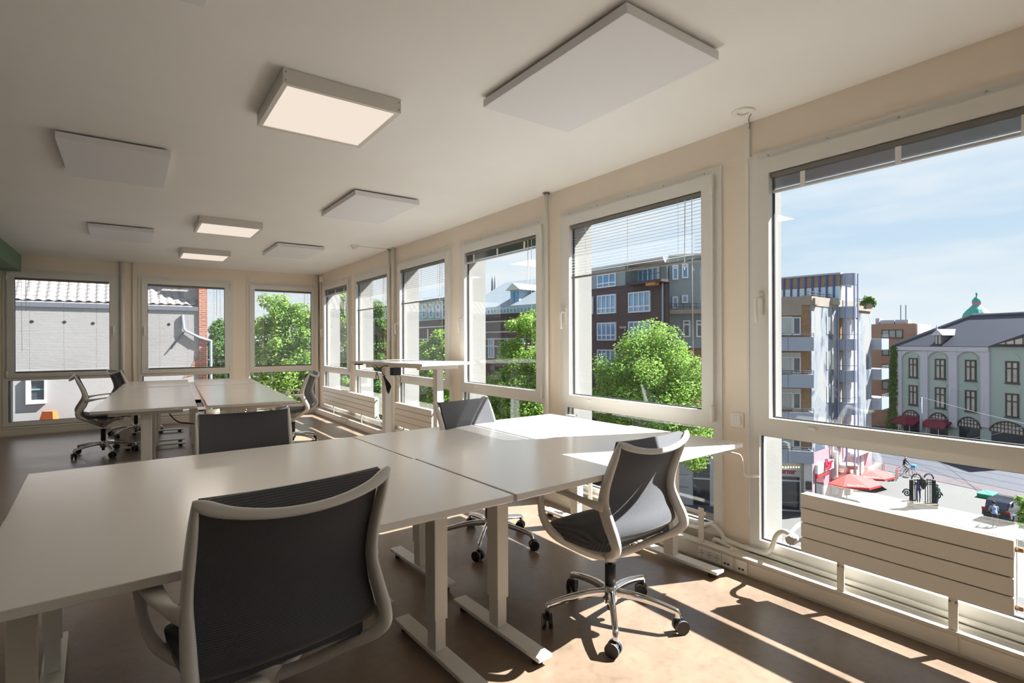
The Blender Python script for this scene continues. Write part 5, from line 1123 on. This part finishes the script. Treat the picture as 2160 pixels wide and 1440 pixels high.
# cyclist and bicycle
g0 = gp(1898, 1001); hd_ = gp(1926, 1006) - g0; rz0 = math.atan2(hd_.y, hd_.x)
bk = thing('bicycle', 'black city bicycle with a blue crate on the front, ridden on the sidewalk', 'bicycle', g0, rz0)
for x in (0, 1.1):
    w = MB().tube([(x + .34*math.cos(2*math.pi*k/20), 0, .35 + .34*math.sin(2*math.pi*k/20)) for k in range(20)], .022, 6, closed=True).build('wheel', X['rail'], bk)
    for k in range(6): a_ = math.pi*k/6; MB().tube([(x-.33*math.cos(a_), 0, .35-.33*math.sin(a_)), (x+.33*math.cos(a_), 0, .35+.33*math.sin(a_))], .005, 4).build('spoke', X['pole'], w)
MB().tube([(0, 0, .35), (.42, 0, .33), (.36, 0, .95)], .022, 6).tube([(.40, 0, .5), (.98, 0, .8), (.93, 0, 1.12)], .022, 6).tube([(.98, 0, .8), (1.1, 0, .35)], .018, 6).tube([(0, 0, .35), (.37, 0, .82)], .014, 6).build('frame', X['rail'], bk)
MB().tube(smooth_path([(.74, -.28, 1.08), (.90, -.2, 1.15), (.93, 0, 1.15), (.90, .2, 1.15), (.74, .28, 1.08)], 3), .014, 6).build('handlebar', X['rail'], bk); MB().box((.22, -.09, .95), (.48, .09, 1.01), .02).build('saddle', X['rail'], bk); MB().box((1.0, -.22, .86), (1.36, .22, 1.16), .02).build('crate', mat('crate_blue', srgb(62, 150, 196), .6), bk)
J = dict(pelvis=(.33, 0, 1.06), waist=(.36, 0, 1.2), chest=(.42, 0, 1.4), neck=(.46, 0, 1.56), head=(.50, 0, 1.71))
for n, s in (('l', -1), ('r', 1)): J.update({n+'sh': (.43, s*.18, 1.5), n+'el': (.58, s*.24, 1.28), n+'wr': (.73, s*.26, 1.13), n+'ha': (.78, s*.26, 1.12), n+'hip': (.36, s*.09, 1.03), n+'kn': (.70 - .12*s, s*.11, .80 + .08*s), n+'an': (.46 - .05*s, s*.12, .36 + .13*s), n+'to': (.60 - .05*s, s*.12, .30 + .13*s)})
def cyc(c): return 0 if c.z > 1.60 else (1 if (c.z > 1.08 or (c.x < .4 and c.z > 1.04)) else (2 if c.z > .5 else 3))
body('person', 'person in a black top riding the black bicycle', J, ED, RA, [X['skin'], mk('black_top', 22, 22, 26), mk('grey_trousers', 120, 122, 116), X['rail']], cyc, g0, rz0, None, mk('fair_hair', 176, 160, 140))
# parked car, tail towards the plaza
g = gp(2126, 1092); cr = thing('car', 'dark blue hatchback parked at the right edge of the plaza', 'car', g, R(-6))
prof = [(-2.1, .35), (-2.15, .85), (-2.05, 1.0), (-1.75, 1.45), (-1.3, 1.56), (.2, 1.54), (.9, 1.02), (1.9, .88), (2.1, .6), (2.05, .32)]
paint = mat('dark_blue_paint', srgb(22, 26, 38), .25, coat=.6)
def carbody(u, v): i = v*(len(prof)-1); k_ = min(int(i), len(prof)-2); t = i-k_; x = prof[k_][0]+(prof[k_+1][0]-prof[k_][0])*t; z = prof[k_][1]+(prof[k_+1][1]-prof[k_][1])*t; w = .90 - max(0, z-.9)*.28; return (x, (2*u-1)*w, z)
cb = MB().prism([(x, z) for x, z in prof], -.84, .84, Matrix.Rotation(R(90), 4, 'X')).mesh('body_shell', paint)
bm = bmesh.new(); bm.from_mesh(cb)
for v in bm.verts:
    if v.co.z > .95: v.co.y *= .84
bmesh.ops.bevel(bm, geom=list(bm.edges), offset=.06, segments=2, profile=.5, affect='EDGES'); bm.to_mesh(cb); bm.free(); inst('body_shell', cb, cr)
MB().add([(-2.055, -.62, 1.02), (-2.055, .62, 1.02), (-1.80, .56, 1.42), (-1.80, -.56, 1.42), (-2.0, -.62, 1.02), (-2.0, .62, 1.02), (-1.75, .56, 1.42), (-1.75, -.56, 1.42)], [(0, 3, 2, 1), (4, 5, 6, 7), (0, 1, 5, 4), (1, 2, 6, 5), (2, 3, 7, 6), (3, 0, 4, 7)]).build('rear_window', X['pane_dark'], cr)
for s in (-1, 1):
    MB().box((-2.19, s*.68-.14, .78), (-2.10, s*.68+.14, .96), .03).build('tail_lamp', mat('tail_lamp_red', srgb(176, 20, 28), .3), cr)
    MB().add([(-1.6, s*.80, 1.06), (.55, s*.80, 1.06), (.1, s*.735, 1.44), (-1.3, s*.735, 1.44)], [(0, 1, 2, 3)]).build('side_window', X['pane_dark'], cr)
    for x in (-1.35, 1.3): MB().cyl((x, s*.70, .33), (x, s*.88, .33), .33, n=18).build('wheel', X['rail'], cr)
MB().box((-2.20, -.26, .60), (-2.13, .26, .72), .01).build('number_plate', mat('plate_yellow', srgb(206, 168, 40), .5), cr); MB().box((-2.22, -.80, .38), (-2.05, .80, .58), .05).build('bumper', X['rail'], cr)
